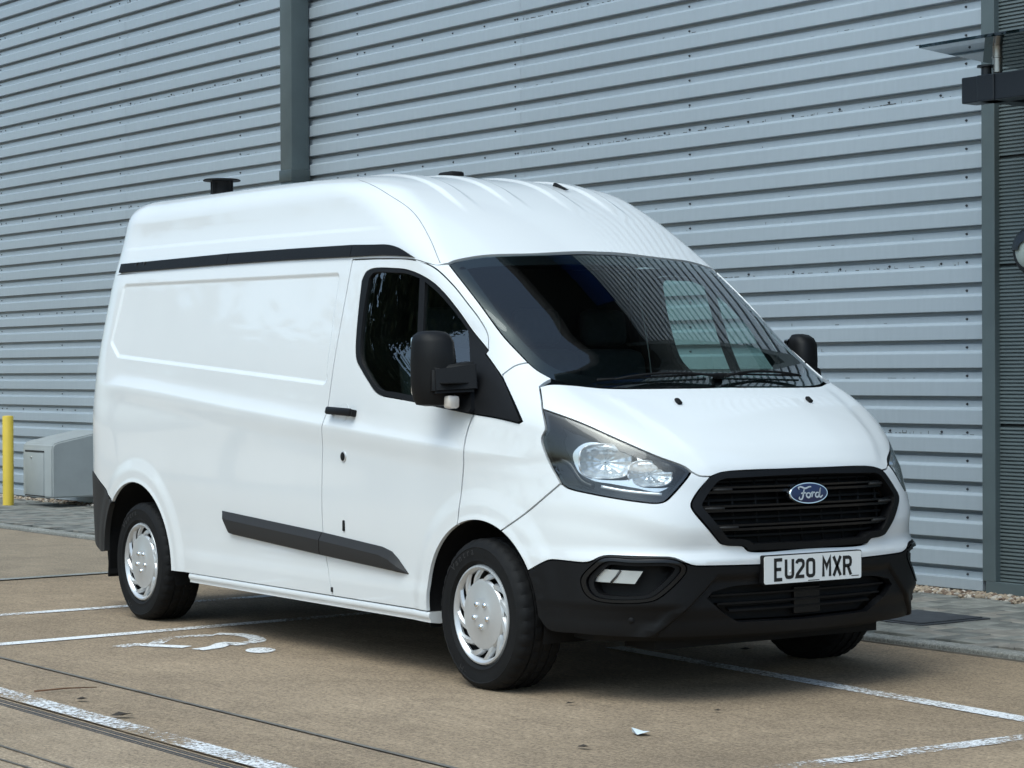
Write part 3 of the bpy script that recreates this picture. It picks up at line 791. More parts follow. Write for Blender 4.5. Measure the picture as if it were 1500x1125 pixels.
# dirt lying in the valleys: small flakes and short runs below the screws
V = []; Fc = []
def flake(u, z, du, dz):
    b_ = len(V); V.extend([(u, .0270, z), (u + du, .0270, z), (u + du, .0270, z + dz), (u, .0270, z + dz)]); Fc.append((b_, b_ + 1, b_ + 2, b_ + 3))
for r_ in range(0, 5):
    for k in range(6):
        zb = Z0 + r_ * ROWH + k * PIT + .1045
        for u in np.arange(-15.4, -1.4, .03):
            p_ = .40 if k == 5 else .035 * (1 + math.sin(u * 1.7 + r_ * 3 + k * 1.3))
            if k != 5 and abs(u + 1.36) < .45: continue
            if random.random() < p_: flake(u, zb, random.uniform(.004, .045), random.uniform(.001, .0045) * (1.5 if k == 5 else 1))
            if random.random() < p_ * .35: flake(u, zb, random.uniform(.002, .005), random.uniform(.006, .020))
me = bpy.data.meshes.new('cladding_dirt'); me.from_pydata(V, [], Fc); tag(link('cladding_dirt', me, wall, [M['dirt']]), kind='stuff')
# base flashing and dark plinth recess
for a, b in ((-24, -13.0), (-13.0, -7.0), (-6.99, -1.90), (-1.895, -1.27)):
    MB().box(((a + b) / 2, -.012, .072), (b - a, .05, .062), .002).build('base_flashing', M['clad'], wall)
MB().box((-12.5, .03, .03), (24, .02, .06), 0).build('plinth', M['grp_dark'], wall)
# upper part: blue window band and dark overhanging eaves, above the picture
wb0 = None
for u in np.arange(-22.4, -1.4, 1.65):
    o_ = MB().box((u, .02, 7.45), (1.55, .06, 1.0), .0).build('window', M['blue_glass'], wall) if wb0 is None else wb0.copy()
    if wb0 is None: wb0 = o_; o_.data.transform(Matrix.Translation((-u, 0, 0))); o_.location = (u, 0, 0)
    else: col.objects.link(o_); o_.location = (u, 0, 0)
MB().box((-10.5, .09, 7.45), (27, .04, 1.3), 0).build('window_band', M['soffit'], wall)
MB().box((-10.5, -.45, 8.2), (27, 1.3, .25), .02).box((-10.5, -1.06, 8.35), (27, .08, .55), .02).build('eaves', M['soffit'], wall)
# downpipe
dp = empty('downpipe', G3(-8.85, 3.40), WA); tag(dp, 'dark green-grey square downpipe running down the wall behind the van', 'downpipe')
MB().box((0, 0, 5.6), (.19, .17, 5.2), .006).build('pipe', M['green_grey'], dp, autosmooth=40)
MB().box((0, 0, 1.52), (.185, .165, 2.96), .006).build('pipe', M['green_grey'], dp, autosmooth=40)
MB().box((0, -.002, 2.98), (.205, .185, .10), .006).build('collar', M['green_grey2'], dp, autosmooth=40)
# corner trim and dark louvred bay to the right
tr = empty('corner_trim', G3(-1.215, 3.49), WA); tag(tr, 'vertical dark green-grey corner flashing between the silver cladding and the louvred bay', 'flashing')
MB().box((0, -.01, 4.05), (.098, .05, 7.9), .004).build('flashing', M['green_grey'], tr)
lv = empty('louvred_bay', G3(0, 3.5), WA); tag(lv, 'dark green-grey finely ribbed metal bay at the right edge', 'wall')
joints = [.10, 1.002, 1.917, 2.535, 3.45, 4.36, 5.27, 6.18, 7.1]
for z0, z1 in zip(joints[:-1], joints[1:]):
    V = []; Fc = []; n_ = int(round((z1 - z0 - .012) / .0215)); h = (z1 - z0 - .012) / n_; pr = []
    for k in range(n_):
        z = z0 + .006 + k * h; pr += [(z, .0), (z + h * .50, .0), (z + h * .62, .014), (z + h * .92, .014)]
    pr.append((z1 - .006, .0))
    for u in (-1.20, 3.2):
        for z, d in pr: V.append((u, d - .004, z))
    m_ = len(pr); Fc = [(j, m_ + j, m_ + j + 1, j + 1) for j in range(m_ - 1)]
    me = bpy.data.meshes.new('louvre_panel'); me.from_pydata(V, [], Fc); link('louvre_panel', me, lv, [M['louvre']])
MB().box((1.0, .05, 4.0), (4.5, .06, 7.8), 0).build('bay_backing', M['grp_dark'], lv)
MB().box((1.09, -.014, .066), (4.66, .06, .07), .003).build('base_flashing', M['green_grey'], lv)
MB().box((1.0, .03, .03), (4.4, .02, .06), 0).build('plinth', M['grp_dark'], lv)
# glass canopy over the entrance, wall lamp
cn = empty('entrance_canopy', G3(0, 3.5), WA); tag(cn, 'glass entrance canopy on steel studs with a black box-section arm at the top right', 'canopy')
gp = bpy.data.materials.new('canopy_glass')
M['canopy_glass'] = glass_mat('canopy_glass_pane', (.22, .28, .30), refl=.7); bpy.data.materials.remove(gp)
CV = -.72                                      # front edge, out from the wall
MB().box((.83, -.46, 3.03), (3.5, .92, .018), .002, Matrix.Rotation(R(-4.0), 3, 'X')).build('glass_pane', M['canopy_glass'], cn)
for u in (-.55, .75, 2.1):
    MB().box((u, -.36, 2.81), (.12, .90, .14), .006).build('arm', M['dark_metal'], cn)
MB().box((1.085, -.74, 2.81), (3.62, .12, .14), .006).build('beam', M['dark_metal'], cn)
for u in (-.62, .75, 2.1):
    mb = MB(); mb.lathe([(.028, .0), (.028, .05), (.05, .052), (.05, .062), (.0, .062)], 20, Matrix.Translation((u, -.72, 2.88))).build('stud_base', M['dark_metal'], cn, autosmooth=40)
    mb = MB(); mb.lathe([(.026, .04), (.026, .115), (.030, .117), (.030, .123), (.026, .125), (.026, .185)], 20, Matrix.Translation((u + .06, -.70, 2.86))).build('stud', M['stainless'], cn, autosmooth=40)
    mb = MB(); mb.lathe([(0, .0), (.055, .0), (.055, .012), (0, .012)], 20, Matrix.Translation((u + .06, -.70, 3.045))).build('stud_cap', M['dark_metal'], cn, autosmooth=40)
wl = empty('wall_lamp', G3(-.84, 3.43, 1.985), WA); tag(wl, 'round dark bulkhead wall lamp cut by the right edge of the picture', 'lamp')
RX = Matrix.Rotation(R(90), 4, 'X')
MB().lathe([(0, -.06), (.13, -.06), (.14, -.02), (.14, .03), (.125, .05), (.10, .055)], 40, RX).build('housing', M['dark_metal'], wl, autosmooth=40)
MB().lathe([(.108, .05), (.09, .07), (.05, .085), (0, .09)], 40, RX).build('diffuser', mat('lamp_diffuser', (.45, .50, .46), .4), wl, autosmooth=60)
V = []; n2 = 20
for k_ in range(5):
    for i in range(n2 + 1):
        a = math.pi * i / n2; rr = .128 * math.cos(k_ / 4 * 1.2); V.append((rr * math.cos(a), -.045 - .058 * math.sin(k_ / 4 * 1.2), rr * math.sin(a)))
MB().poly(V, [(k_ * (n2 + 1) + i, k_ * (n2 + 1) + i + 1, (k_ + 1) * (n2 + 1) + i + 1, (k_ + 1) * (n2 + 1) + i) for k_ in range(4) for i in range(n2)], smooth=True).build('eyelid', M['dark_metal'], wl)

# ------------------------------------------------------------------ small things
bo = empty('bollard', G3(-13.35, 2.775), WA); tag(bo, 'yellow round bollard standing on the paving at the left edge', 'bollard')
MB().lathe([(.056, .0), (.054, .03), (.054, .895), (.050, .905), (.0, .91)], 32).build('post', M['yellow'], bo, autosmooth=40)
bx = empty('meter_box', G3(-12.86, 3.5), WA); tag(bx, 'grey plastic meter box with a sloping lid mounted at the foot of the wall', 'utility box')
# side outline in (v, z): front upright, lid sloping up to the wall
sec = [(-.60, .115), (-.60, .60), (-.585, .635), (-.545, .655), (-.04, .757), (-.01, .757), (-.01, .115)]
def extr(sec, u0, u1, name, m_, par, bev=.0):
    mb = MB(); mb.prism([(u0, v, z) for v, z in sec], (0, 0, 0), (u1 - u0, 0, 0))
    if bev: bmesh.ops.bevel(mb.bm, geom=[e for e in mb.bm.edges if e.calc_length() > .02], offset=bev, segments=3, affect='EDGES')
    return mb.build(name, m_, par, autosmooth=40)
extr(sec, -.42, .26, 'box_body', M['grp'], bx, .014)
MB().box((-.135, -.603, .34), (.43, .012, .42), .006).build('box_door', M['grp'], bx, autosmooth=40)
MB().box((-.135, -.602, .562), (.43, .012, .016), 0).build('door_gap_shade', M['grp_dark'], bx)  # solid strips coloured as the shade above and below the door
MB().box((-.135, -.602, .126), (.43, .012, .010), 0).build('door_gap_shade', M['grp_dark'], bx)
MB().lathe([(0, .008), (.010, .007), (.013, 0)], 16, Matrix.Translation((-.20, -.608, .50)) @ RX).build('door_lock', M['stainless'], bx)
MB().tube([(.248, -.09, .66), (.262, -.06, .70), (.262, -.03, .66)], .012, 8).build('cable_hook', M['grp_dark'], bx)
MB().box((.30, -.05, .42), (.05, .05, .62), .01).build('conduit', M['grp_dark'], bx)
pc = tag(MB().poly([G3(1.235, -1.20, .002), G3(1.30, -1.23, .003), G3(1.325, -1.19, .015), G3(1.27, -1.165, .004), G3(1.25, -1.215, .022), G3(1.29, -1.195, .012)], [(0, 1, 5, 4), (1, 2, 3, 5), (4, 5, 3, 0)]).build('paper_scrap', M['paper']), 'crumpled pale scrap of paper lying on the concrete', 'litter')
tag(MB().tube([G3(-1.075, -2.49, .004), G3(-1.06, -2.36, .007), G3(-1.03, -2.23, .004)], [.004, .0035, .002], 6).build('twig', M['twig']), 'thin brown twig lying near the edge line at the bottom left', 'twig')
def leaf(u, v, s_, a, label):
    mb = MB(); rot = Matrix.Rotation(a, 3, 'Z'); c_ = G3(u, v, .004)
    P = [(-1, 0, 0), (-.4, .4, .25), (.3, .38, .12), (1, 0, .25), (.3, -.36, .2), (-.4, -.38, .05), (0, 0, .02)]
    mb.poly([c_ + rot @ (Vector(p) * s_) for p in P], [(0, 6, 1), (1, 6, 2), (2, 6, 3), (3, 6, 4), (4, 6, 5), (5, 6, 0)]); tag(mb.build('dead_leaf', M['leaf_dead']), label, 'leaf')
leaf(-.74, -2.435, .035, .3, 'small dark dead leaf near the twig at the bottom left')
leaf(-.25, -2.50, .05, .9, 'curled dark dead leaf on the worn edge line by the drain')
leaf(1.40, -1.55, .03, .4, 'dead brown leaf below the paper scrap')
leaf(.55, -.95, .022, 1.2, 'small dead leaf on the concrete between the front wheel and the paper scrap')
leaf(1.05, -.62, .022, .2, 'small dead leaf in front of the van bumper')
leaf(-.3, .75, .04, .2, 'reddish dead leaf near the kerb to the right of the far front wheel')

# ------------------------------------------------------------------ van
van = empty('panel_van')
tag(van, 'white high-roof panel van with black bumpers parked in front of the clad wall', 'van')
PM = [M['paint'], M['lining']]
door_rear = [(-1.272, -.845, 1.838), (-1.275, -.877, 1.681), (-1.276, -.904, 1.554), (-1.279, -.941, 1.364), (-1.290, -.966, 1.175), (-1.307, -.976, 1.064),
             (-1.318, -.973, .906), (-1.318, -.976, .732), (-1.312, -.964, .554), (-1.292, -.958, .448), (-1.255, -.958, .345), (-1.232, -.955, .285)]
door_top = [(-1.272, -.845, 1.838), (-.995, -.841, 1.831), (-.756, -.825, 1.815), (-.619, -.808, 1.778), (-.473, -.801, 1.696), (-.35, -.801, 1.608),
            (-.26, -.8, 1.539), (-.191, -.804, 1.471), (-.156, -.825, 1.405)]
df_up = [(-.156, -.825, 1.405), (-.172, -.853, 1.360), (-.188, -.878, 1.314), (-.146, -.913, 1.227), (-.094, -.942, 1.137)]
AF = arch_pts
af_door = AF(0, 111.5, 184)          # arch from the door's front edge down to the sill
p_df = af_door[0]
df_low = [(-.094, -.942, 1.137), (-.114, -.958, 1.078), (-.127, -.963, 1.021), (-.136, -.961, .927), (-.148, -.967, .816), tuple(p_df)]
sill_f = af_door[-1]
win_top = [(-1.153, -.865, 1.735), (-1.133, -.858, 1.771), (-1.088, -.853, 1.787), (-.906, -.845, 1.783), (-.8, -.838, 1.772), (-.695, -.832, 1.746), (-.592, -.826, 1.706),
           (-.501, -.823, 1.654), (-.379, -.822, 1.566), (-.28, -.821, 1.486), (-.156, -.825, 1.405)]
win_low = [(-.094, -.942, 1.137), (-.367, -.951, 1.166), (-.564, -.956, 1.187), (-.706, -.959, 1.2), (-.82, -.961, 1.211), (-.881, -.959, 1.229), (-.949, -.954, 1.273),
           (-1.022, -.946, 1.325), (-1.077, -.939, 1.37), (-1.105, -.928, 1.432), (-1.137, -.893, 1.602), (-1.153, -.865, 1.735)]
glass_a = [(-1.091, -.862, 1.743), (-1.066, -.856, 1.766), (-.901, -.848, 1.763), (-.796, -.841, 1.754), (-.695, -.834, 1.729), (-.579, -.952, 1.214), (-.714, -.954, 1.228),
           (-.825, -.957, 1.236), (-.878, -.956, 1.254), (-.959, -.948, 1.308), (-1.035, -.938, 1.37), (-1.063, -.926, 1.432), (-1.09, -.892, 1.601)]
glass_b = [(-.651, -.832, 1.712), (-.557, -.828, 1.664), (-.466, -.826, 1.606), (-.376, -.824, 1.541), (-.315, -.823, 1.490), (-.222, -.875, 1.326), (-.230, -.934, 1.180), (-.532, -.951, 1.206)]
tri = [(-.164, -.833, 1.391), (-.182, -.853, 1.356), (-.193, -.877, 1.316), (-.148, -.913, 1.227), (-.093, -.942, 1.137), (.079, -.93, 1.121), (.201, -.912, 1.103), (.216, -.906, 1.111), (.11, -.88, 1.20), (.003, -.859, 1.289)]
ws_side = [(-.565, -.752, 1.790), (-.314, -.768, 1.615), (-.122, -.769, 1.466), (-.008, -.768, 1.394), (.062, -.768, 1.352)]
ws_low = [(.062, -.768, 1.352), (.12, -.762, 1.320), (.20, -.742, 1.284), (.276, -.70, 1.263), (.352, -.588, 1.250), (.424, -.283, 1.248), (.440, 0, 1.250)]
ws_top = [(-.470, 0, 1.850), (-.485, -.349, 1.842), (-.541, -.591, 1.828), (-.555, -.677, 1.812), (-.565, -.752, 1.790)]
gut_f = [(-1.272, -.842, 1.845), (-.98, -.838, 1.838), (-.751, -.822, 1.821), (-.663, -.811, 1.801), (-.605, -.797, 1.789), (-.565, -.752, 1.790)]
gut_r = [(-4.255, 0, 1.862), (-4.245, -.45, 1.865), (-4.17, -.70, 1.868), (-3.98, -.82, 1.870), (-3.84, -.831, 1.870), (-2.52, -.838, 1.864), (-1.9, -.84, 1.856), (-1.272, -.842, 1.845)]
bon_side = [(.212, -.815, 1.252), (.266, -.844, 1.201), (.295, -.86, 1.162)]
lamp_top = [(.295, -.86, 1.162), (.471, -.801, 1.109), (.638, -.719, 1.037), (.754, -.631, .977), (.828, -.547, .935), (.846, -.532, .917)]
lamp_low = [(.846, -.532, .917), (.852, -.554, .894), (.838, -.61, .835), (.826, -.645, .803), (.811, -.67, .795), (.758, -.723, .8), (.583, -.825, .827), (.469, -.865, .849), (.439, -.872, .865)]
lamp_back = [(.439, -.872, .865), (.36, -.88, .962), (.330, -.887, 1.030), (.330, -.885, 1.053), (.340, -.876, 1.077), (.322, -.87, 1.125), (.295, -.86, 1.162)]
wb = [(.439, -.872, .865), (.373, -.899, .812), (.273, -.93, .739), (.138, -.949, .646)]
ar_w = AF(0, 65, 111.5); wb[-1] = tuple(ar_w[0])
ar_c = AF(0, 30.4, 65)                 # arch edge on the white cover
ar_b = AF(0, 3, 30.4)                  # arch edge on the black bumper
b_line = [tuple(ar_c[0]), (.33, -.92, .537), (.403, -.908, .561), (.50, -.885, .559), (.588, -.851, .552), (.655, -.822, .588), (.755, -.75, .588), (.861, -.628, .584), (.885, -.57, .546), (.915, -.40, .540), (.933, -.227, .536), (.94, 0, .535)]
b_cor = [tuple(ar_c[0]), (.403, -.908, .561), (.588, -.851, .554), (.655, -.822, .588), (.861, -.628, .584), (.885, -.57, .548), (.94, 0, .536)]
def corners(P, mid):
    out = []
    for i in range(len(P) - 1):
        a, b_ = np.array(P[i]), np.array(P[i + 1]); k = max(int(np.linalg.norm(b_ - a) / .02), 2); seg = a + (b_ - a) * np.linspace(0, 1, k + 1)[:, None]
        out += list(seg if i == 0 else seg[1:])
    out = np.array(out)
    for _ in range(2): out[1:-1] = (out[:-2] + 2 * out[1:-1] + out[2:]) / 4
    return out
b_pts = corners(b_cor, None)
grille_h = [(.914, 0, .917), (.912, -.082, .917), (.889, -.404, .911), (.882, -.457, .896), (.876, -.512, .846), (.877, -.550, .800), (.880, -.556, .782), (.886, -.548, .760), (.922, -.458, .650),
            (.927, -.440, .633), (.932, -.415, .626), (.939, -.345, .620), (.940, -.335, .615), (.941, -.318, .600), (.945, 0, .597)]
bon_front = [(.846, -.532, .917), (.866, -.506, .900), (.882, -.457, .896)]
low_gr = [(.93, 0, .455), (.919, -.375, .458), (.905, -.470, .440), (.902, -.492, .417), (.915, -.42, .36), (.927, -.345, .318), (.93, 0, .312)]
fog = [(.565, -.862, .49), (.604, -.845, .540), (.655, -.822, .574), (.755, -.75, .574), (.848, -.634, .572), (.866, -.59, .552), (.866, -.588, .528), (.823, -.684, .425), (.797, -.719, .410), (.628, -.84, .410), (.580, -.858, .440)]
rb_top = [(-3.632, -.968, .612), (-3.684, -.97, .646), (-3.802, -.972, .703), (-3.943, -.955, .756), (-4.14, -.80, .775), (-4.235, -.50, .780), (-4.25, 0, .782)]
ar_rear = AF(1, 134, -4, 40)
rb_top[0] = tuple(ar_rear[0])
def corner(P): return [tuple(p) for p in P]
# panels of the flank
rear_edge = [(-4.18, -.70, .779), (-4.195, -.70, 1.1), (-4.19, -.70, 1.5), (-4.17, -.70, 1.868)]
side_loop = chain(door_rear[::-1], gut_r[::-1][:6] , [gut_r[2], rear_edge[2], rear_edge[1], rear_edge[0]], [rear_edge[0], rb_top[4], rb_top[3], rb_top[2], rb_top[1], rb_top[0]],
                  corner(ar_rear), [tuple(ar_rear[-1]), (-1.232, -.955, .285)])
panel('side_panel', [side_loop], PM, van, step=.024, extra=XL, both=True, edge_mat=0, back_mat=1)
doors = [empty('door', (0, 0, 0), 0, van), empty('door', (0, 0, 0), 0, van)]
door_loop = chain(door_rear[::-1], door_top, win_top[::-1], win_low[::-1], df_low, corner(af_door), [tuple(sill_f), (-1.232, -.955, .285)])
panel('door_skin', [door_loop], PM, doors, step=.024, extra=XL, both=True, back_mat=1)
frame_loop = chain(win_top, df_up, win_low)
ga = crv(glass_a, True); gb = crv(glass_b[:5], step=.02); gb = chain(glass_b[:5], [glass_b[4], glass_b[5]], [glass_b[5], glass_b[6]], [glass_b[6], glass_b[7]], [glass_b[7], glass_b[0]])
ga = chain(glass_a[:5], [glass_a[4], glass_a[5]], glass_a[5:] + glass_a[:1])
panel('window_frame', [frame_loop, ga, gb], [M['trim']], doors, step=.02, gap=.0015, off=.0015, thick=.03, both=True)
panel('window_glass', [ga], [M['side_glass']], doors, step=.05, gap=-.004, off=-.010, thick=0, both=True)
panel('window_glass', [gb], [M['side_glass']], doors, step=.05, gap=-.004, off=-.008, thick=0, both=True)
panel('wing_trim', [chain(tri[:5], tri[4:7], tri[6:8], tri[7:] + tri[:1])], [M['trim']], van, step=.02, off=.010, thick=.02, both=True)
pill_loop = chain(door_top[2:], [(-.156, -.825, 1.405), (-.164, -.833, 1.391)], [tri[0], tri[-1]], [tri[-1], (-.006, -.853, 1.302)], [(-.006, -.853, 1.302), (.03, -.81, 1.340), (.062, -.768, 1.352)], ws_side[::-1],
                  [ws_side[0], (-.605, -.797, 1.789), (-.663, -.811, 1.799), (-.756, -.825, 1.815)])
panel('windscreen_pillar', [pill_loop], PM, van, step=.02, both=True, back_mat=1)
wing_loop = chain([(-.006, -.853, 1.302), (.03, -.81, 1.340), (.062, -.768, 1.352)], [ws_low[0], ws_low[1], ws_low[2]], [ws_low[2], (.206, -.785, 1.268), bon_side[0]], bon_side, lamp_back[::-1], wb, corner(ar_w), df_low[::-1],
                  tri[4:7], tri[6:8], [tri[7], tri[8], tri[9]], [tri[9], (-.006, -.853, 1.302)])
panel('front_wing', [wing_loop], PM, van, step=.02, extra=XL, both=True, back_mat=1)
bon_rear = [(.212, -.815, 1.252), (.222, -.77, 1.262), (.285, -.70, 1.258), (.358, -.588, 1.245), (.430, -.283, 1.243), (.446, 0, 1.245)]
bon_half = np.concatenate([crv(grille_h[:4], step=.02), crv(bon_front[::-1], step=.02)[1:], crv(lamp_top[::-1], step=.02)[1:], crv(bon_side[::-1], step=.02)[1:], crv(bon_rear, step=.02)[1:]])
bonnet = panel('bonnet', [sym(bon_half)], PM, van, step=.018, back_mat=1)
cov_half = np.concatenate([crv(grille_h[3:][::-1], step=.012), crv(bon_front[::-1], step=.02)[1:], crv(lamp_low, step=.02)[1:], crv(wb, step=.02)[1:], ar_c[::-1][1:], b_pts[1:]])
panel('bumper_cover', [sym(cov_half)], PM, van, step=.018, back_mat=1)
bum_half = np.concatenate([b_pts[::-1], ar_b[::-1][1:], crv([tuple(ar_b[0]), (.393, -.909, .280), (.55, -.86, .270), (.7, -.786, .268), (.905, -.233, .262), (.92, 0, .262)], step=.03)[1:]])
lg = sym(np.concatenate([crv(low_gr[:3], step=.02), crv(low_gr[2:4], step=.02)[1:], crv(low_gr[3:6], step=.02)[1:], crv(low_gr[5:], step=.02)[1:]]))
fogc = crv(fog, True, .015)
bumper = panel('front_bumper', [sym(bum_half), lg, fogc, flip(fogc)[::-1]], [M['trim']], van, step=.022, off=.004, thick=.03, extra=bumper_lines())
# tail
rear_half = np.concatenate([crv([(-4.255, 0, 1.862), (-4.245, -.45, 1.865), (-4.17, -.70, 1.868)], step=.05), crv(rear_edge[::-1], step=.05)[1:], crv(rb_top[4:], step=.05)])
rear_half = np.concatenate([crv(gut_r[:3], step=.05), crv([gut_r[2], rear_edge[2], rear_edge[1], rear_edge[0]], step=.05)[1:], crv([rear_edge[0], rb_top[5], rb_top[6]], step=.05)[1:]])
panel('rear_door', [sym(rear_half)], PM, van, step=.06, back_mat=1)
rbot = [(-3.715, -.955, .335), (-3.82, -.945, .325), (-3.93, -.92, .345), (-4.03, -.87, .375), (-4.2, -.60, .41), (-4.25, 0, .42)]
ar_tail = AF(1, 177, 134, 12); rbot[0] = tuple(ar_tail[0])
rbum = np.concatenate([crv(rb_top[::-1], step=.03), ar_tail[::-1][1:], crv(rbot, step=.03)[1:]])
panel('rear_bumper', [sym(rbum)], [M['trim_grey']], van, step=.03, off=.006, thick=.03)
# roof
roof_half = np.concatenate([crv(ws_top, step=.02), crv(gut_f[::-1], step=.02)[1:], crv(gut_r[::-1], step=.03)[1:]])
roof = panel('roof', [sym(roof_half)], PM, van, dom='r', step=.022, scale2=.9, back_mat=1, extra=roof_lines())
strip_t = [(-3.867, -.81, 1.927), (-2.561, -.817, 1.926), (-1.9, -.82, 1.918), (-1.299, -.823, 1.908), (-.983, -.819, 1.894), (-.880, -.817, 1.876), (-.752, -.822, 1.824)]
strip_b = [(-.752, -.822, 1.824), (-.98, -.838, 1.842), (-1.278, -.842, 1.849), (-1.9, -.84, 1.861), (-2.521, -.838, 1.868), (-3.85, -.831, 1.875)]
st = np.array(strip_t); sb_ = np.array(strip_b)
def zat(P, x):
    P = np.array(P); o = np.argsort(P[:, 0]); return np.interp(x, P[o, 0], P[o, 2])
def stp(x, z): p_, n_ = at(x, z); return tuple(p_)
cuts = [-3.86, -2.545, -1.283, None]
for i in range(3):
    xa, xb = cuts[i], cuts[i + 1]
    if xb is None:
        lp = chain([stp(xa, zat(strip_b, xa)), stp(xa, zat(strip_t, xa))], [stp(x, zat(strip_t, x)) for x in (xa, -1.1, -.983, -.90, -.82)] + [stp(-.757, 1.826)], [stp(-.757, 1.826)] + [stp(x, zat(strip_b, x)) for x in (-.98, xa)])
    else:
        xm = (xa + xb) / 2
        lp = chain([stp(xa, zat(strip_b, xa)), stp(xa, zat(strip_t, xa))], [stp(x, zat(strip_t, x)) for x in (xa, xm, xb)], [stp(xb, zat(strip_t, xb)), stp(xb, zat(strip_b, xb))], [stp(x, zat(strip_b, x)) for x in (xb, xm, xa)])
    panel('roof_moulding', [lp], [M['trim']], van, step=.02, gap=.002, off=.013, thick=.022, both=True)
# joint lines and ribs of the roof: thin raised seam
seam = [(-1.496, -.673, 2.238), (-1.182, -.71, 2.153), (-.942, -.709, 2.046), (-.742, -.742, 1.91), (-.60, -.785, 1.80)]
def on_roof(P):
    return surf(to_r(P), 'r')
for sgn in (1, -1):
    P, N = on_roof(crv(seam, step=.03)); P = P - N * .0012
    if sgn < 0: P = flip(P)
    MB().tube(P.tolist(), .0022, 6).build('roof_seam', M['seam'], roof)
# mouldings on the lower flank (two pieces, chamfered top)
mt = [(-2.329, .626), (-1.318, .573), (-.784, .541), (-.690, .524), (-.640, .49), (-.571, .434)]
mb_ = [(-.571, .434), (-1.346, .467), (-2.237, .511), (-2.285, .57), (-2.329, .626)]
def F_side(x, z): return yside(np.array([x]), np.array([z]))[0]
def zl(L, x):
    L = sorted(L); return float(np.interp(x, [a for a, b in L], [b for a, b in L]))
TOPL = [(-2.329, .626), (-1.318, .575), (-.784, .541), (-.700, .524), (-.650, .495), (-.571, .436)]
BOTL = [(-2.329, .624), (-2.285, .570), (-2.237, .514), (-1.346, .468), (-.571, .433)]
for xa, xb, e_ in ((-2.329, -1.321, 'r'), (-1.315, -.571, 'f')):
    xs_ = np.concatenate([np.linspace(xa, xa + .1, 9), np.linspace(xa + .12, xb - .24, 14), np.linspace(xb - .22, xb, 18)])
    for k_, s_ in ((0, -1), (1, 1)):
        V = []
        for x in xs_:
            t_ = zl(TOPL, x); b_ = zl(BOTL, x); h = max(t_ - b_, .002); ch_ = min(.036, h * .45); o_ = .024 * min(1, h / .05)
            for z, d in ((t_, -.004), (t_, .004 * min(1, h / .02)), (t_ - ch_, o_), (t_ - h * .75, o_ * 1.05), (b_ + h * .06, o_ * .85), (b_, .003), (b_, -.004)):
                yy = float(F_side(x, z)) + d; V.append((x, s_ * yy, z))
        m_ = 7; Fc = [(i * m_ + j, (i + 1) * m_ + j, (i + 1) * m_ + j + 1, i * m_ + j + 1) for i in range(len(xs_) - 1) for j in range(m_ - 1)] + [tuple(range(m_)), tuple(range(len(V) - 1, len(V) - m_ - 1, -1))]
        MB().poly(V, Fc).build('side_moulding', M['trim_grey'], van if e_ == 'r' else doors[k_], autosmooth=25)
# sill
sl = []
for s_ in (-1, 1):
    mb = MB()
    xs_ = np.linspace(-2.735, -.385, 30); prof = [(-.001, .283), (.003, .277), (.005, .264), (.001, .256), (-.004, .250), (-.004, .238), (-.05, .232), (-.09, .236), (-.09, .283)]
    V = []; Fc = []
    for x in xs_:
        yy = float(yside(np.array([x]), np.array([.283]))[0])
        for dy, z in prof: V.append((x, s_ * (yy + dy - .004), z))
    m_ = len(prof)
    for i in range(len(xs_) - 1):
        for j in range(m_): Fc.append((i * m_ + j, (i + 1) * m_ + j, (i + 1) * m_ + (j + 1) % m_, i * m_ + (j + 1) % m_))
    Fc += [tuple(range(m_)), tuple(range(len(V) - 1, len(V) - m_ - 1, -1))]
    mb.poly(V, Fc); mb.build('sill', M['paint'], van, autosmooth=40)
# windscreen
ws_half = np.concatenate([crv(ws_top, step=.03), crv(ws_side, step=.03)[1:], crv(ws_low, step=.03)[1:]])
ws_loop = sym(ws_half)
def inset3(half, d):
    q = shrink(to_s(sym(half)), d); return q
wscr = empty('windscreen', (0, 0, 0), 0, van)
qi = shrink(to_s(ws_loop), .05)
# soften the inner frit outline
for _ in range(6): qi = (np.roll(qi, 1, 0) + qi * 2 + np.roll(qi, -1, 0)) / 4
Pi_, Ni_ = surf(qi, 's')
panel('glass', [ws_loop], [M['ws_glass']], wscr, step=.03, gap=.003, off=-.004, thick=0)
panel('glass_border', [ws_loop, Pi_], [M['gloss_black']], wscr, step=.03, gap=.003, off=-.0065, thick=.004)
# interior
MB().box((-.10, 0, .97), (.62, 1.60, .26), .06).box((.13, 0, 1.09), (.50, 1.50, .10), .04).box((-.20, -.38, 1.13), (.20, .42, .12), .05).build('dashboard', M['trim_dark'], van, autosmooth=40)
mb = MB(); c0 = Vector((-.42, -.38, 1.10)); tilt = Matrix.Rotation(R(62), 3, 'Y')
ring = [c0 + tilt @ Vector((0.19 * math.cos(a), .19 * math.sin(a), 0)) for a in np.linspace(0, 2 * math.pi, 33)]
mb.tube(ring, .014, 8, cap=False)
for a in (0, 2.1, 4.2): mb.tube([c0 - Vector((-.03, 0, .02)), c0 + tilt @ Vector((.18 * math.cos(a), .18 * math.sin(a), 0))], .014, 6)
mb.tube([c0, c0 + Vector((.25, 0, -.10))], .03, 8).build('steering_wheel', M['trim_dark'], van, autosmooth=50)
for yy, wd in ((-.42, .50), (.12, .42), (.52, .42)):
    st_ = empty('seat', (0, 0, 0), 0, van)
    MB().box((-.78, yy, .74), (.50, wd, .16), .06).build('cushion', M['seat'], st_, autosmooth=50)
    MB().box((-1.06, yy, 1.10), (.14, wd, .66), .06, Matrix.Rotation(R(-12), 3, 'Y')).build('backrest', M['seat'], st_, autosmooth=50)
    MB().box((-1.15, yy, 1.53), (.09, .26, .18), .04, Matrix.Rotation(R(-8), 3, 'Y')).build('headrest', M['seat'], st_, autosmooth=50)
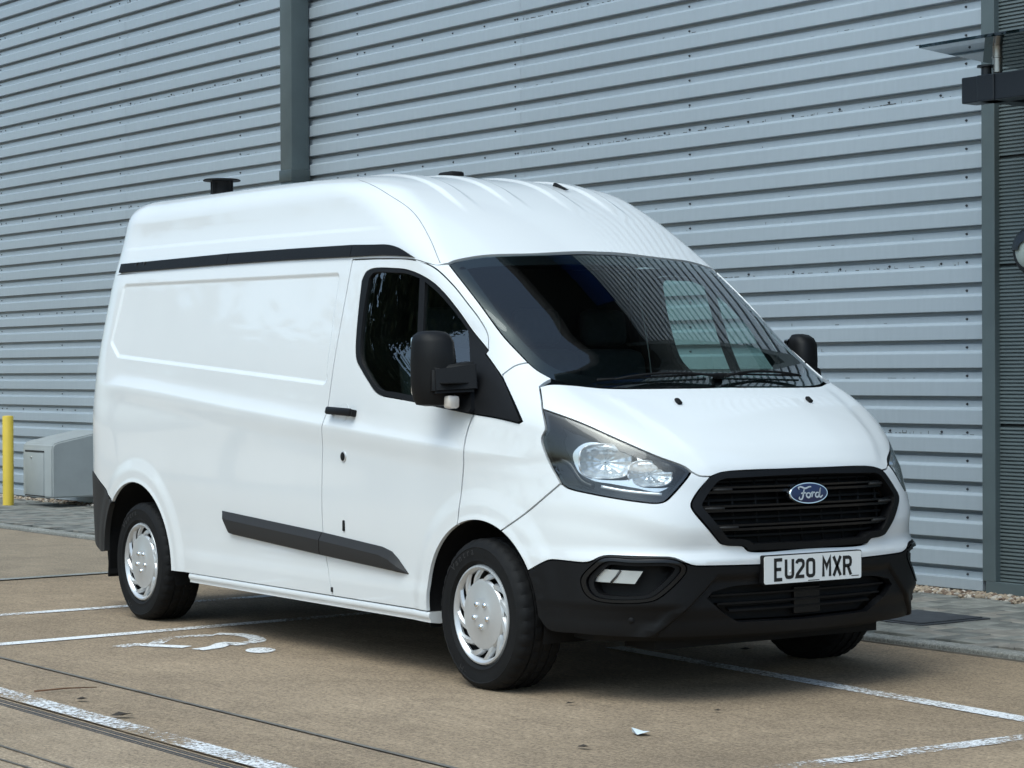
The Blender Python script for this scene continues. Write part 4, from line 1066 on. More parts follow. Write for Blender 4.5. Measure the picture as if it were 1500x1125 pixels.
MB().box((-1.34, 0, 1.18), (.03, 1.64, 1.28), .0).build('bulkhead', M['lining'], van)
MB().box((-1.9, 0, .36), (4.3, 1.70, .05), .0).box((-1.85, 0, .29), (4.2, 1.1, .10), 0).box((-2.2, -.62, .27), (.6, .16, .12), .03).box((-2.1, -.70, .215), (.22, .10, .06), .02).build('underbody', M['steel_dark'], van)
MB().box((.25, 0, .95), (.12, 1.5, .50), .0).box((.60, 0, .45), (.20, 1.2, .50), 0).build('engine_bulkhead', M['trim_dark'], van)
# wheel arch liners
for (cx, cz, r_) in ARCHES:
    for s_ in (-1, 1):
        V = []; Fc = []; n_ = 28; rr = r_ + .015
        for k in range(n_ + 1):
            a = R(-14 + 208 * k / n_)
            yy = float(yside(np.array([cx + rr * math.cos(a)]), np.array([max(cz + rr * math.sin(a), .24)]))[0]) - .015
            for y in (yy, .56): V.append((cx + rr * math.cos(a), s_ * y, cz + rr * math.sin(a)))
        Fc = [(2 * k, 2 * k + 1, 2 * k + 3, 2 * k + 2) for k in range(n_)] + [tuple(2 * k + 1 for k in range(n_ + 1))]
        o_ = MB().poly(V, Fc, smooth=True).build('arch_liner', M['trim_dark'], van)

# ---- wheels
def make_wheel(parent, x, side):
    w_ = empty('wheel', (x, side * .868, .305), 0, parent)
    n_ = 144; T_ = M['rubber']; b = .113
    prof = [(.196, -.070), (.206, -.088), (.212, -.099), (.219, -.107), (.226, -.1115), (.230, -.1105), (.246, -.1125), (.262, -.1135), (.278, -.1125), (.281, -.1145), (.284, -.1125), (.290, -.1095), (.305, -.101), (.312, -.091)]
    tread = [(.316, -.083), (.317, -.060), (.317, -.052), (.310, -.050), (.310, -.043), (.317, -.041), (.318, -.012), (.311, -.010), (.311, .010), (.318, .012), (.317, .041), (.310, .043), (.310, .050), (.317, .052), (.317, .060), (.316, .083)]
    pr = prof + tread + [(r_, -h) for r_, h in prof[::-1]] + [(.196, .070)]
    V = []; Fc = []; m_ = len(pr)
    for k in range(n_):
        a = 2 * math.pi * k / n_
        for j, (r_, h) in enumerate(pr):
            if abs(h) > .052 and r_ > .300 and k % 4 == 0: r_ -= .005
            if .012 <= abs(h) <= .041 and r_ > .314 and k % 4 == 2: r_ -= .004
            zz = r_ * math.sin(a); hh = h
            if zz < -.3042:
                zz = -.3042
            if zz < -.24 and r_ < .305: hh = h * (1 + .07 * sst(-.24, -.30, zz))
            V.append((r_ * math.cos(a), hh, zz))
    for k in range(n_):
        k2 = (k + 1) % n_
        for j in range(m_ - 1): Fc.append((k * m_ + j, k2 * m_ + j, k2 * m_ + j + 1, k * m_ + j + 1))
    MB().poly(V, Fc).build('tyre', T_, w_, autosmooth=28)
    o = side          # outer direction
    RM = Matrix.Rotation(R(90) * (-o), 4, 'X')     # local z -> outwards (side * y)
    # dark steel disc behind
    MB().lathe([(0, .058), (.10, .058), (.17, .050), (.192, .072), (.198, -.08)], 48, RM).build('rim', M['steel_dark'], w_)
    hub = MB()
    hub.lathe([(0, .100), (.060, .1005), (.068, .0985), (.072, .0970), (.126, .0955), (.141, .0925), (.149, .084), (.141, .072), (0, .072)], 56, RM)
    hub.lathe([(.184, .088), (.191, .1005), (.198, .106), (.205, .104), (.210, .094), (.200, .082), (.184, .080)], 72, RM)
    nb = 12
    for i in range(nb):
        a0 = 2 * math.pi * i / nb; tw = -.40
        secs = []
        for t in np.linspace(0, 1, 6):
            r_ = .134 + .060 * t; a = a0 + tw * t * 1.25; wdt = (.034 + .010 * math.sin(math.pi * t) + .010 * t)
            h = .0905 + .004 * math.sin(math.pi * t) + .004 * t
            ct = Vector((r_ * math.cos(a), r_ * math.sin(a), 0)); tg = Vector((-math.sin(a), math.cos(a), 0))
            secs.append([ct - tg * wdt / 2 + Vector((0, 0, h - .012)), ct - tg * wdt * .25 + Vector((0, 0, h)), ct + tg * wdt * .30 + Vector((0, 0, h - .003)), ct + tg * wdt * .55 + Vector((0, 0, h - .018))])
        V = [RM @ p for s_ in secs for p in s_]
        Fc = [(i_ * 4 + j, (i_ + 1) * 4 + j, (i_ + 1) * 4 + j + 1, i_ * 4 + j + 1) for i_ in range(5) for j in range(3)]
        Fc += [(i_ * 4 + 3, (i_ + 1) * 4 + 3, (i_ + 1) * 4, i_ * 4) for i_ in range(5)]
        hub.poly(V, Fc)
    hub.build('hubcap', M['silver'], w_, autosmooth=35)
    for i in range(5):
        a = R(90 + 72 * i + 36); c_ = RM @ Vector((.050 * math.cos(a), .050 * math.sin(a), .0))
        RN = Matrix.Translation(c_) @ RM
        MB().lathe([(.0, .1105), (.009, .110), (.0125, .105), (.0135, .097)], 12, RN).build('wheel_nut', M['chrome'], w_)
    # raised words on the sidewall
    if o < 0:
        tv = []
        for word, mid, up in (('Vantra', 118, 1), ('Hankook', 262, -1)):
            m_ = len(word)
            for i, ch in enumerate(word):
                a = R(mid + (m_ / 2 - i - .5) * 7.2 * up)
                cu = bpy.data.curves.new('t', 'FONT'); cu.body = ch; cu.size = .042; cu.align_x = 'CENTER'; cu.extrude = .0012
                ob = bpy.data.objects.new('t', cu); col.objects.link(ob); bpy.context.view_layer.update()
                me = bpy.data.meshes.new_from_object(ob.evaluated_get(bpy.context.evaluated_depsgraph_get()))
                rr = .252 if up > 0 else .282
                # seen from outside (looking along +y): right is +x, up is +z
                ux = Vector((math.sin(a), 0, -math.cos(a))) * up; uz = Vector((math.cos(a), 0, math.sin(a))) * up
                base = Vector((rr * math.cos(a), -.1125, rr * math.sin(a)))
                for v in me.vertices:
                    v.co = base + ux * v.co.x + uz * v.co.y + Vector((0, -1, 0)) * v.co.z
                tv.append(me); bpy.data.objects.remove(ob); bpy.data.curves.remove(cu)
        b_ = bmesh.new()
        for me in tv: b_.from_mesh(me); bpy.data.meshes.remove(me)
        me = bpy.data.meshes.new('sidewall_lettering'); b_.to_mesh(me); b_.free()
        link('sidewall_lettering', me, w_, [M['letter']])
    return w_
for x in (0.0, -3.30):
    for s_ in (-1, 1): make_wheel(van, x, s_)
for s_ in (-1, 1):
    MB().box((-3.752, s_ * .86, .330), (.012, .19, .28), .005, Matrix.Rotation(R(5), 3, 'Y')).build('mud_flap', M['trim_dark'], van)
    MB().tube([(-3.3, s_ * .1, .30), (-3.3, s_ * .80, .30)], .05, 10).build('axle', M['steel_dark'], van)
    MB().tube([(0, s_ * .2, .28), (0, s_ * .80, .29)], .04, 10).build('axle', M['steel_dark'], van)

# ---- grille
gr = empty('grille', (0, 0, 0), 0, van)
gl = sym(np.concatenate([crv(grille_h[:3], step=.02), crv(grille_h[2:6], step=.015)[1:], crv(grille_h[5:8], step=.01)[1:], crv(grille_h[7:12], step=.012)[1:], crv(grille_h[11:14], step=.01)[1:], crv(grille_h[13:], step=.03)[1:]]))
qg = shrink(to_s(gl), .026); Pg, Ng = surf(qg, 's')
panel('grille_surround', [gl, Pg], [M['trim']], gr, step=.012, gap=.001, off=.008, thick=.05)
panel('grille_back', [gl], [M['trim_dark']], gr, step=.05, gap=.004, off=-.085, thick=.004)
def hw(z):      # half width of the opening at height z
    ys = Pg[:, 1]; zs = Pg[:, 2]; m_ = np.abs(zs - z) < .012
    return max(abs(ys[m_].min()), .05) if m_.any() else .3
def bar(zc, h, dep, off, mat_, name):
    yw = hw(zc) - .004
    ysamp = np.linspace(-yw, yw, 29); V = []; Fc = []
    prof = [(-.5, -dep), (-.5, -.004), (-.35, 0), (.35, 0), (.5, -.004), (.5, -dep)]
    for y in ysamp:
        p_, n_ = atf(y, zc); 
        for u, d in prof: V.append(p_ + Vector((0, 0, u * h)) + n_ * (off + d))
    m_ = len(prof)
    for i in range(len(ysamp) - 1):
        for j in range(m_): Fc.append((i * m_ + j, (i + 1) * m_ + j, (i + 1) * m_ + (j + 1) % m_, i * m_ + (j + 1) % m_))
    Fc += [tuple(range(m_)), tuple(range(len(V) - 1, len(V) - m_ - 1, -1))]
    MB().poly(V, Fc).build(name, mat_, gr, autosmooth=30)
for zc in (.846, .773, .696):
    bar(zc + .006, .011, .05, -.008, M['gloss_black'], 'slat'); bar(zc - .011, .014, .05, -.012, M['gloss_black'], 'slat')
    for s_ in (-1, 1):          # brighter clip at each end of a slat pair
        y0 = hw(zc) - .012; pts_ = []
        for y in (y0, y0 - .045, y0 - .085):
            p_, n_ = atf(s_ * y, zc - .002); pts_.append(p_ + n_ * -.006)
        MB().tube(pts_, .0055, 6).build('slat_clip', M['trim_grey'], gr)
for zc in (.885, .81, .735, .655): bar(zc, .012, .03, -.05, M['trim_dark'], 'slat')
for y in np.linspace(-.46, .46, 9):
    zt, zb_ = .90, .61
    if abs(y) > .35: zt, zb_ = .86, .66
    pa, na = atf(y, zt); pb, nb_ = atf(y, zb_)
    MB().tube([pa - na * .05, pb - nb_ * .05], .006, 6).build('grille_rib', M['trim_dark'], gr)
# badge
bdg = empty('badge', (0, 0, 0), 0, van)
p_, n_ = atf(0, .818); bc = p_ + Vector((.006, 0, 0))
tl = Matrix.Rotation(R(90), 4, 'Y') @ Matrix.Rotation(R(90), 4, 'Z')        # local x -> world y, local y -> world z, local z -> world x
BM = Matrix.Translation(bc) @ Matrix.Rotation(R(-8), 4, 'Y') @ tl
def oval(a, b, z0, z1, dome=0.):
    mb = MB(); rings = [(1, z0), (1, z1 - .003), (.975, z1), (.6, z1 + dome * .7), (0.001, z1 + dome)]
    V = []; n2 = 56
    for k, z in rings:
        for i in range(n2):
            t = 2 * math.pi * i / n2; V.append(BM @ Vector((a * k * math.cos(t), b * k * math.sin(t), z)))
    Fc = [(j * n2 + i, j * n2 + (i + 1) % n2, (j + 1) * n2 + (i + 1) % n2, (j + 1) * n2 + i) for j in range(len(rings) - 1) for i in range(n2)]
    return mb.poly(V, Fc, smooth=True)
oval(.103, .0435, -.02, .004).build('badge_rim', M['chrome'], bdg, autosmooth=40)
oval(.0985, .0395, -.004, .0050, .004).build('badge_field', M['badge_blue'], bdg, autosmooth=40)
def flat_strokes(strokes, wd, z, mtx, name, mat_, par, th=.0008):
    mb = MB()
    for q in ribbon(strokes, wd):
        a, b_, c_, d_ = [mtx @ Vector((p[0], p[1], z)) for p in q]; up = (mtx.to_3x3() @ Vector((0, 0, 1))) * th
        mb.poly([a, b_, c_, d_, a + up, b_ + up, c_ + up, d_ + up], [(4, 5, 6, 7), (0, 1, 5, 4), (1, 2, 6, 5), (2, 3, 7, 6), (3, 0, 4, 7)])
    return mb.build(name, mat_, par)
def c2(P, closed=False, st=.25): return (crv([(x, y, 0) for x, y in P], closed, st)[:, :2].tolist(), closed)
script = [c2([(-4.6, 2.2), (-4.9, 3.0), (-3.9, 3.4), (-2.0, 2.6), (-.4, 3.2), (.6, 3.3)]), c2([(-2.4, 2.6), (-2.9, .6), (-3.4, -1.4), (-4.1, -2.4), (-5.0, -2.0), (-4.7, -1.2)]), c2([(-4.0, .3), (-3.0, .55), (-1.9, .5)]),
          c2([(-.6, .5), (-1.5, .2), (-1.7, -1.0), (-1.0, -1.7), (-.2, -1.1), (-.1, 0), (-.6, .5)]), c2([(-.1, .1), (.4, .2), (.9, .6), (.7, -.6), (.5, -1.6)]), c2([(.75, -.2), (1.3, .5), (2.0, .6)]),
          c2([(3.6, .4), (2.8, .5), (2.2, -.4), (2.3, -1.4), (3.0, -1.6), (3.6, -.8), (4.0, .6), (4.6, 2.6)]), c2([(4.6, 2.6), (4.0, .2), (3.8, -1.3), (4.3, -1.7), (5.2, -.8)])]
script = [([(x * .0125 + .002, y * .0088 - .004) for x, y in P], c_) for P, c_ in script]
flat_strokes(script, lambda t: .0042 + .0028 * math.sin(math.pi * t), .0092, BM, 'badge_script', M['silver'], bdg)
# ---- number plate
pl = empty('number_plate', (0, 0, 0), 0, van)
pb_, _n = atf(0, .519); PB = Matrix.Translation((pb_.x + .016, 0, .519)) @ tl
mb = MB(); lp = []
for cx, cy, a0 in ((.26, .0555, 0), (-.26, .0555, 90), (-.26, -.0555, 180), (.26, -.0555, 270)):
    for a in (0, 30, 60, 90):
        r_ = .008; lp.append((cx - math.copysign(r_, cx) + r_ * math.cos(R(a0 + a)), cy - math.copysign(r_, cy) + r_ * math.sin(R(a0 + a))))
mb.prism([PB @ Vector((x, y, 0)) for x, y in lp], (-.004, 0, 0), (.0, 0, 0)); mb.build('plate_face', M['plate'], pl)
lp2 = [(x * 1.016, y * 1.07) for x, y in lp]
MB().prism([PB @ Vector((x, y, 0)) for x, y in lp2], (-.03, 0, 0), (-.0035, 0, 0)).build('plate_holder', M['trim'], pl)
G = {'E': [([(.043, .0), (.007, .0), (.007, .079), (.043, .079)], 0), ([(.007, .041), (.038, .041)], 0)],
     'U': [([(.007, .079), (.007, .017), (.011, .009), (.019, .007), (.031, .007), (.039, .009), (.043, .017), (.043, .079)], 0)],
     '2': [([(.007, .060), (.009, .067), (.017, .072), (.033, .072), (.041, .067), (.043, .058), (.041, .048), (.010, .016), (.007, .007), (.047, .007)], 0)],
     '0': [([(.017, .007), (.033, .007), (.041, .012), (.043, .020), (.043, .059), (.041, .067), (.033, .072), (.017, .072), (.009, .067), (.007, .059), (.007, .020), (.009, .012)], 1)],
     'M': [([(.007, .0), (.007, .073), (.025, .038), (.043, .073), (.043, .0)], 0)],
     'X': [([(.006, .0), (.044, .079)], 0), ([(.044, .0), (.006, .079)], 0)],
     'R': [([(.007, .0), (.007, .072), (.032, .072), (.040, .068), (.043, .060), (.043, .050), (.040, .042), (.032, .038), (.010, .038)], 0), ([(.028, .036), (.044, .0)], 0)]}
x_ = -.211; allst = []
for ch in 'EU20 MXR':
    if ch == ' ': x_ += .030; continue
    for P, c_ in G[ch]: allst.append(([(x_ + a * 1.0, b_ - .0395) for a, b_ in P], bool(c_)))
    x_ += .0565
flat_strokes(allst, .0138, .0002, PB, 'plate_lettering', M['ink'], pl)
flat_strokes([([(.205, -.044), (.245, -.044)], False), ([(-.03, -.0505), (.03, -.0505)], False)], .003, .0002, PB, 'plate_small_print', M['trim_grey'], pl)
MB().lathe([(0, .003), (.005, .002), (.006, 0)], 12, PB @ Matrix.Translation((-.125, -.010, 0))).build('plate_screw', M['plate'], pl)

# ---- head lamps
def lamp(par, side):
    ch = lambda P: P if side < 0 else flip(P)
lamps = [empty('headlight', (0, 0, 0), 0, van), empty('headlight', (0, 0, 0), 0, van)]
ll = chain(lamp_top, lamp_low, lamp_back)
ql = shrink(to_s(ll), .014); Pl_, Nl_ = surf(ql, 's')
panel('lens', [ll], [M['lens']], lamps, step=.03, gap=.003, off=-.001, thick=0, both=True)
panel('lens_border', [ll, Pl_], [M['gloss_black']], lamps, step=.02, gap=.003, off=-.004, thick=.12, both=True)
panel('housing', [ll], [M['lamp_house']], lamps, step=.03, gap=.012, off=-.125, thick=.004, both=True)
def cup(parent, c_, n_, rx, rz, dep, name, mat_):
    n_ = Vector(n_).normalized(); u = Vector((0, 0, 1)).cross(n_).normalized(); v = n_.cross(u); V = []; n2 = 40; rings = 10
    for j in range(rings + 1):
        t = j / rings; k = .03 + .97 * t; 
        for i in range(n2):
            a = 2 * math.pi * i / n2; sq = (abs(math.cos(a)) ** 3.2 + abs(math.sin(a)) ** 3.2) ** (-1 / 3.2)
            fl = .0045 * math.cos(a * 11) * t + .002 * math.cos(j * 2.2)
            V.append(Vector(c_) + u * (rx * k * sq * math.cos(a)) + v * (rz * k * sq * math.sin(a)) - n_ * (dep * (1 - t * t) - fl))
    Fc = [(j * n2 + i, j * n2 + (i + 1) % n2, (j + 1) * n2 + (i + 1) % n2, (j + 1) * n2 + i) for j in range(rings) for i in range(n2)]
    MB().poly(V, Fc, smooth=True).build(name, mat_, parent)
    # rim of the cup
    MB().tube([V[rings * n2 + i] for i in range(n2)] + [V[rings * n2]], .004, 6, cap=False).build(name + '_rim', M['silver'], parent)
    MB().lathe([(0, .035), (.007, .034), (.009, .02), (.010, 0)], 12, Matrix.Translation(Vector(c_) - n_ * dep) @ n_.to_track_quat('Z', 'Y').to_matrix().to_4x4()).build('bulb', M['lens'], parent)
def lampside(k, s_):
    par = lamps[k]
    def fx(p): return (p[0], p[1] * (1 if s_ < 0 else -1), p[2])
    def fn(n_): return (n_[0], n_[1] * (1 if s_ < 0 else -1), n_[2])
    nn = (.80, -.58, .12)
    cup(par, fx((.575, -.750, .955)), fn(nn), .104, .069, .050, 'main_reflector', M['bulb'])
    cup(par, fx((.728, -.643, .908)), fn((.86, -.48, .12)), .088, .051, .040, 'side_reflector', M['bulb'])
    mb = MB(); P3 = [(.60, -.800, .858), (.68, -.757, .845), (.76, -.700, .836), (.81, -.650, .832)]
    P, N = surf(to_s(crv(P3, step=.012)), 's'); P = P - N * .016
    if s_ > 0: P = flip(P)
    mb.tube(P.tolist(), .0075, 6).build('running_light', M['bulb'], par)
    P3 = [(.40, -.872, .96), (.45, -.85, .94), (.50, -.835, .88), (.56, -.82, .858)]
    P, N = surf(to_s(crv(P3, step=.02)), 's'); P = P - N * .03
    if s_ > 0: P = flip(P)
    MB().tube(P.tolist(), .012, 6).build('bezel', M['gloss_black'], par)
def rim_pts(c_, n_, rx, rz):
    n_ = Vector(n_).normalized(); u = Vector((0, 0, 1)).cross(n_).normalized(); v = n_.cross(u); out = []
    for i in range(40):
        a = 2 * math.pi * i / 40; sq = (abs(math.cos(a)) ** 3.2 + abs(math.sin(a)) ** 3.2) ** (-1 / 3.2)
        out.append(tuple(Vector(c_) + u * (rx * sq * math.cos(a)) + v * (rz * sq * math.sin(a))))
    return out
lampside(0, -1); lampside(1, 1)
rp = [(.452, -.842, .985), (.500, -.822, 1.030), (.555, -.790, 1.040), (.620, -.752, 1.022), (.700, -.700, .985), (.76, -.648, .958), (.818, -.590, .915), (.822, -.60, .880), (.806, -.655, .845), (.727, -.729, .858), (.64, -.785, .872), (.555, -.822, .885), (.490, -.845, .925)]
panel('reflector_panel', [crv(rp, True, .015)] + [np.array(rim_pts((.575, -.750, .955), (.80, -.58, .12), .104, .069)), np.array(rim_pts((.728, -.643, .908), (.86, -.48, .12), .088, .051))], [M['bulb']], lamps, step=.012, gap=0, off=-.030, thick=.004, both=True)
# ---- fog lamps
fogs = [empty('fog_lamp', (0, 0, 0), 0, van), empty('fog_lamp', (0, 0, 0), 0, van)]
qf = to_s(fogc); cf = qf.mean(0); q1 = shrink(qf, .013); P1, N1 = surf(q1, 's'); q2 = shrink(qf, .026); P2, N2 = surf(q2, 's')
panel('bezel', [fogc, P1], [M['gloss_black']], fogs, step=.012, gap=.001, off=.007, thick=.05, both=True)
panel('bezel_inner', [P1, P2], [M['trim']], fogs, step=.012, gap=.0005, off=-.006, thick=.06, both=True)
panel('recess', [fogc], [M['trim_dark']], fogs, step=.03, gap=.004, off=-.060, thick=.004, both=True)
fl_ = [(.598, -.846, .482), (.640, -.824, .532), (.780, -.730, .527), (.752, -.752, .478)]
P, N = surf(to_s(chain(fl_[:2], fl_[1:3], fl_[2:4], [fl_[3], fl_[0]])), 's')
panel('lamp_glass', [P], [M['bulb']], fogs, step=.012, gap=0, off=-.022, thick=.03, both=True)
panel('lamp_lens', [P], [M['lens']], fogs, step=.02, gap=0, off=-.016, thick=0, both=True)
for k_, s_ in ((0, -1), (1, 1)):
    for t_ in (.42,):
        a_ = np.array(fl_[0]) * (1 - t_) + np.array(fl_[3]) * t_; b_ = np.array(fl_[1]) * (1 - t_) + np.array(fl_[2]) * t_
        Pq, Nq = surf(to_s(np.array([a_, (a_ + b_) / 2 + np.array((.006, 0, 0)), b_])), 's'); Pq = Pq - Nq * .020
        if s_ > 0: Pq = flip(Pq)
        MB().tube(Pq.tolist(), .005, 6).build('lamp_rib', M['lamp_house'], fogs[k_])
# ---- lower intake slats, bumper details
panel('intake_back', [lg], [M['trim_dark']], van, step=.05, gap=-.002, off=-.05, thick=.004)
for zc, yw in ((.425, .47), (.39, .44), (.352, .38)):
    V = []; ys = np.linspace(-yw, yw, 25)
    for y in ys:
        p_, n_ = atf(y, zc)
        for u, d in ((-.004, -.05), (-.004, -.022), (.004, -.020), (.004, -.05)): V.append(p_ + n_ * d + Vector((0, 0, u)))
    MB().poly(V, [(i * 4 + j, (i + 1) * 4 + j, (i + 1) * 4 + (j + 1) % 4, i * 4 + (j + 1) % 4) for i in range(24) for j in range(4)]).build('intake_slat', M['trim_dark'], van)
p_, n_ = atf(.02, .38); MB().box((p_.x - .04, .02, .385), (.02, .14, .11), .004).build('sensor_plate', M['gloss_black'], van)
for s_ in (-1, 1):
    P, N = surf(to_s([(.748, -.755, .335)]), 's'); p_ = Vector(P[0]); n_ = Vector(N[0])
    if s_ > 0: p_.y *= -1; n_.y *= -1
    MB().lathe([(0, .006), (.010, .006), (.012, .003), (.013, 0)], 16, Matrix.Translation(p_ + n_ * .003) @ n_.to_track_quat('Z', 'Y').to_matrix().to_4x4()).build('parking_sensor', M['trim_dark'], van)
# front lip under the bumper
mb = MB(); V = []; ys = np.linspace(-.80, .80, 33)
for y in ys:
    xx = .875 - .55 * abs(y) ** 3.2
    V += [(xx - .03, y, .275), (xx - .06, y, .238), (xx - .18, y, .242), (xx - .18, y, .285)]
mb.poly(V, [(i * 4 + j, (i + 1) * 4 + j, (i + 1) * 4 + (j + 1) % 4, i * 4 + (j + 1) % 4) for i in range(32) for j in range(4)] + [(0, 1, 2, 3), tuple(range(131, 127, -1))]).build('air_dam', M['trim_dark'], van, autosmooth=40)

# ---- door furniture
for k, s_ in ((0, -1), (1, 1)):
    def side_obj(mb, name, mat_):
        if s_ > 0:
            bmesh.ops.scale(mb.bm, vec=(1, -1, 1), verts=mb.bm.verts[:])
        return mb.build(name, mat_, doors[k], autosmooth=45)
    p_, n_ = at(-1.135, 1.131); n_.normalize()
    fw_ = Vector((1, 0, -.035)).normalized(); RT = Matrix((fw_, n_, fw_.cross(n_))).transposed()
    mb = MB(); mb.box(p_ + n_ * .032, (.225, .022, .036), .010, RT)
    mb.box(p_ + n_ * .014 - fw_ * .095, (.03, .034, .032), .006, RT); mb.box(p_ + n_ * .014 + fw_ * .095, (.03, .034, .032), .006, RT)
    side_obj(mb, 'handle', M['trim'])
    mb = MB(); Q = n_.to_track_quat('Z', 'Y').to_matrix().to_4x4()
    mb.lathe([(0, -.0005), (.030, .0005), (.041, .0022), (.044, .0030), (.047, .0012)], 32, Matrix.Translation(p_ + fw_ * -.005) @ Q); side_obj(mb, 'handle_cup', M['paint'])
    p_, n_ = at(-1.121, .931); Q = n_.to_track_quat('Z', 'Y').to_matrix().to_4x4()
    mb = MB(); mb.lathe([(.026, 0), (.024, .005), (.020, .006)], 28, Matrix.Translation(p_) @ Q); side_obj(mb, 'lock_ring', M['silver'])
    mb = MB(); mb.lathe([(.020, .0055), (.016, .007), (0, .007)], 24, Matrix.Translation(p_) @ Q); side_obj(mb, 'lock', M['trim_dark'])
    mb = MB(); mb.box(p_ + n_ * .007, (.004, .004, .016), .001); side_obj(mb, 'key_slot', M['steel_dark'])
    p_, n_ = at(-1.117, .616); mb = MB(); mb.box(p_ + n_ * .002, (.018, .008, .050), .004); side_obj(mb, 'door_plug', M['trim_dark'])
    p_, n_ = at(-1.24, .315); mb = MB(); mb.box(p_ + n_ * .002, (.016, .006, .022), .002); side_obj(mb, 'door_buffer', M['trim_grey'])
# ---- mirrors
def mirror_side(s_):
    mr = empty('door_mirror', (0, 0, 0), 0, van)
    def fin(mb, name, mat_, sm=45):
        if s_ > 0: bmesh.ops.scale(mb.bm, vec=(1, -1, 1), verts=mb.bm.verts[:])
        return mb.build(name, mat_, mr, autosmooth=sm)
    # shell: horizontal rings, squarish outline, face towards the rear
    rings = [(1.170, .030, .050, -1.035, -.245), (1.176, .070, .070, -1.030, -.25), (1.20, .082, .082, -1.030, -.25), (1.27, .090, .090, -1.031, -.25), (1.36, .089, .092, -1.033, -.25), (1.44, .082, .086, -1.036, -.25), (1.468, .074, .070, -1.036, -.255), (1.484, .055, .045, -1.034, -.26), (1.489, .020, .02, -1.033, -.265)]
    V = []; n2 = 28
    for z, hy, hx, cy, cx in rings:
        for i in range(n2):
            a = 2 * math.pi * i / n2; c_, d_ = math.cos(a), math.sin(a); e_ = .52
            px = math.copysign(abs(c_) ** e_, c_) * hx * (1.0 if c_ > 0 else .55); py = math.copysign(abs(d_) ** e_, d_) * hy
            px -= .035 * (abs(py) / .1) ** 2 if c_ > 0 else 0
            V.append((cx + px + .30 * (py * .92 + cy + .985), cy + py * .92, z))
    Fc = [(j * n2 + i, j * n2 + (i + 1) % n2, (j + 1) * n2 + (i + 1) % n2, (j + 1) * n2 + i) for j in range(len(rings) - 1) for i in range(n2)]
    Fc += [tuple(range(n2)), tuple(range((len(rings) - 1) * n2, len(rings) * n2))]
    mb = MB(); mb.poly(V, Fc); fin(mb, 'mirror_shell', M['trim'], 38)
    mb = MB(); mb.box((-.312, -1.030, 1.34), (.006, .140, .25), .012, Matrix.Rotation(R(-16), 3, 'Z')); fin(mb, 'mirror_glass', M['chrome'])
    mb = MB(); mb.poly([(-.185, -1.085, 1.335), (-.115, -.905, 1.36), (-.085, -.915, 1.235), (-.160, -1.095, 1.225), (-.29, -1.06, 1.335), (-.22, -.90, 1.36), (-.19, -.93, 1.21), (-.27, -1.07, 1.215)],
                       [(0, 1, 2, 3), (7, 6, 5, 4), (0, 4, 5, 1), (1, 5, 6, 2), (2, 6, 7, 3), (3, 7, 4, 0)])
    bmesh.ops.bevel(mb.bm, geom=mb.bm.edges[:], offset=.012, segments=2, affect='EDGES'); fin(mb, 'mirror_arm', M['trim'], 50)
    mb = MB(); mb.box((-.145, -.985, 1.268), (.075, .16, .006), .002, Matrix.Rotation(R(4), 3, 'Z')); fin(mb, 'arm_groove', M['trim_dark'])
    mb = MB(); mb.box((-.155, -1.01, 1.188), (.05, .055, .055), .012); fin(mb, 'indicator', M['amber'])
    mb = MB(); mb.prism([(-.09, -.945, 1.145), (-.235, -.945, 1.165), (-.235, -.88, 1.31), (-.185, -.872, 1.325), (-.09, -.93, 1.16)], (0, -.004, 0), (0, -.026, 0)); fin(mb, 'mirror_foot', M['trim'])
mirror_side(-1); mirror_side(1)
# ---- wipers, jets, roof fittings
for yk, yt, zt, sg in ((-.02, -.52, 1.262, 0), (.02, .50, 1.275, 1)):
    wp = empty('wiper', (0, 0, 0), 0, van)
    def onw(y, z, d):
        p_, n_ = atf(y, z); return p_ + n_ * d
    arm = [onw(yk + (yt - yk) * t, (1.275 + (zt - 1.275) * t) + .018 * math.sin(math.pi * t), .022) for t in np.linspace(0, 1, 9)]
    MB().tube(arm, [.010] + [.006] * 7 + [.004], 6).build('wiper_arm', M['trim_dark'], wp)
    bl = [onw(yk + (yt * 1.12 - yk) * t - .02 * sg, 1.295 + (zt - 1.285) * t, .008) for t in np.linspace(.05, 1, 12)]
    MB().tube(bl, .005, 6).build('wiper_blade', M['trim_dark'], wp)
MB().box(tuple(atf(0, 1.285)[0] + Vector((.004, 0, .008))), (.03, .05, .025), .008).build('wiper_pivot', M['trim_dark'], van)
# cowl cover strip along the screen base
P, N = surf(shrink(to_s(ws_loop), 0), 's')
for s_ in (-1, 1):
    p_, n_ = atf(s_ * .356, 1.183)
    MB().box(p_ + n_ * .008, (.035, .022, .014), .005, Matrix.Rotation(R(35), 3, 'Y')).build('washer_jet', M['trim_dark'], bonnet)
p_ = Vector((-1.78, 0, 2.30))
def roof_at(x, y):
    return solve1((x, y, 0), (0, 0, 1), 1.6, 2.6)[0].z
MB().box((-1.72, 0, roof_at(-1.72, 0) + .020), (.13, .08, .045), .012).tube([(-1.72, .0, roof_at(-1.72, 0) + .02), (-1.80, 0.0, roof_at(-1.72, 0) + .04)], .008, 6).build('roof_camera', M['trim_dark'], roof, autosmooth=45)
zz = roof_at(-1.19, .30); MB().poly([(-1.13, .295, zz - .01), (-1.27, .295, zz - .002), (-1.25, .297, zz + .032), (-1.235, .297, zz + .032), (-1.13, .305, zz - .01), (-1.27, .305, zz - .002), (-1.25, .303, zz + .032), (-1.235, .303, zz + .032)],
          [(0, 1, 2, 3), (7, 6, 5, 4), (0, 3, 7, 4), (3, 2, 6, 7), (2, 1, 5, 6), (1, 0, 4, 5)]).build('roof_fin', M['trim_dark'], roof)
vx, vy = -3.69, -.28; vz = roof_at(vx, vy)
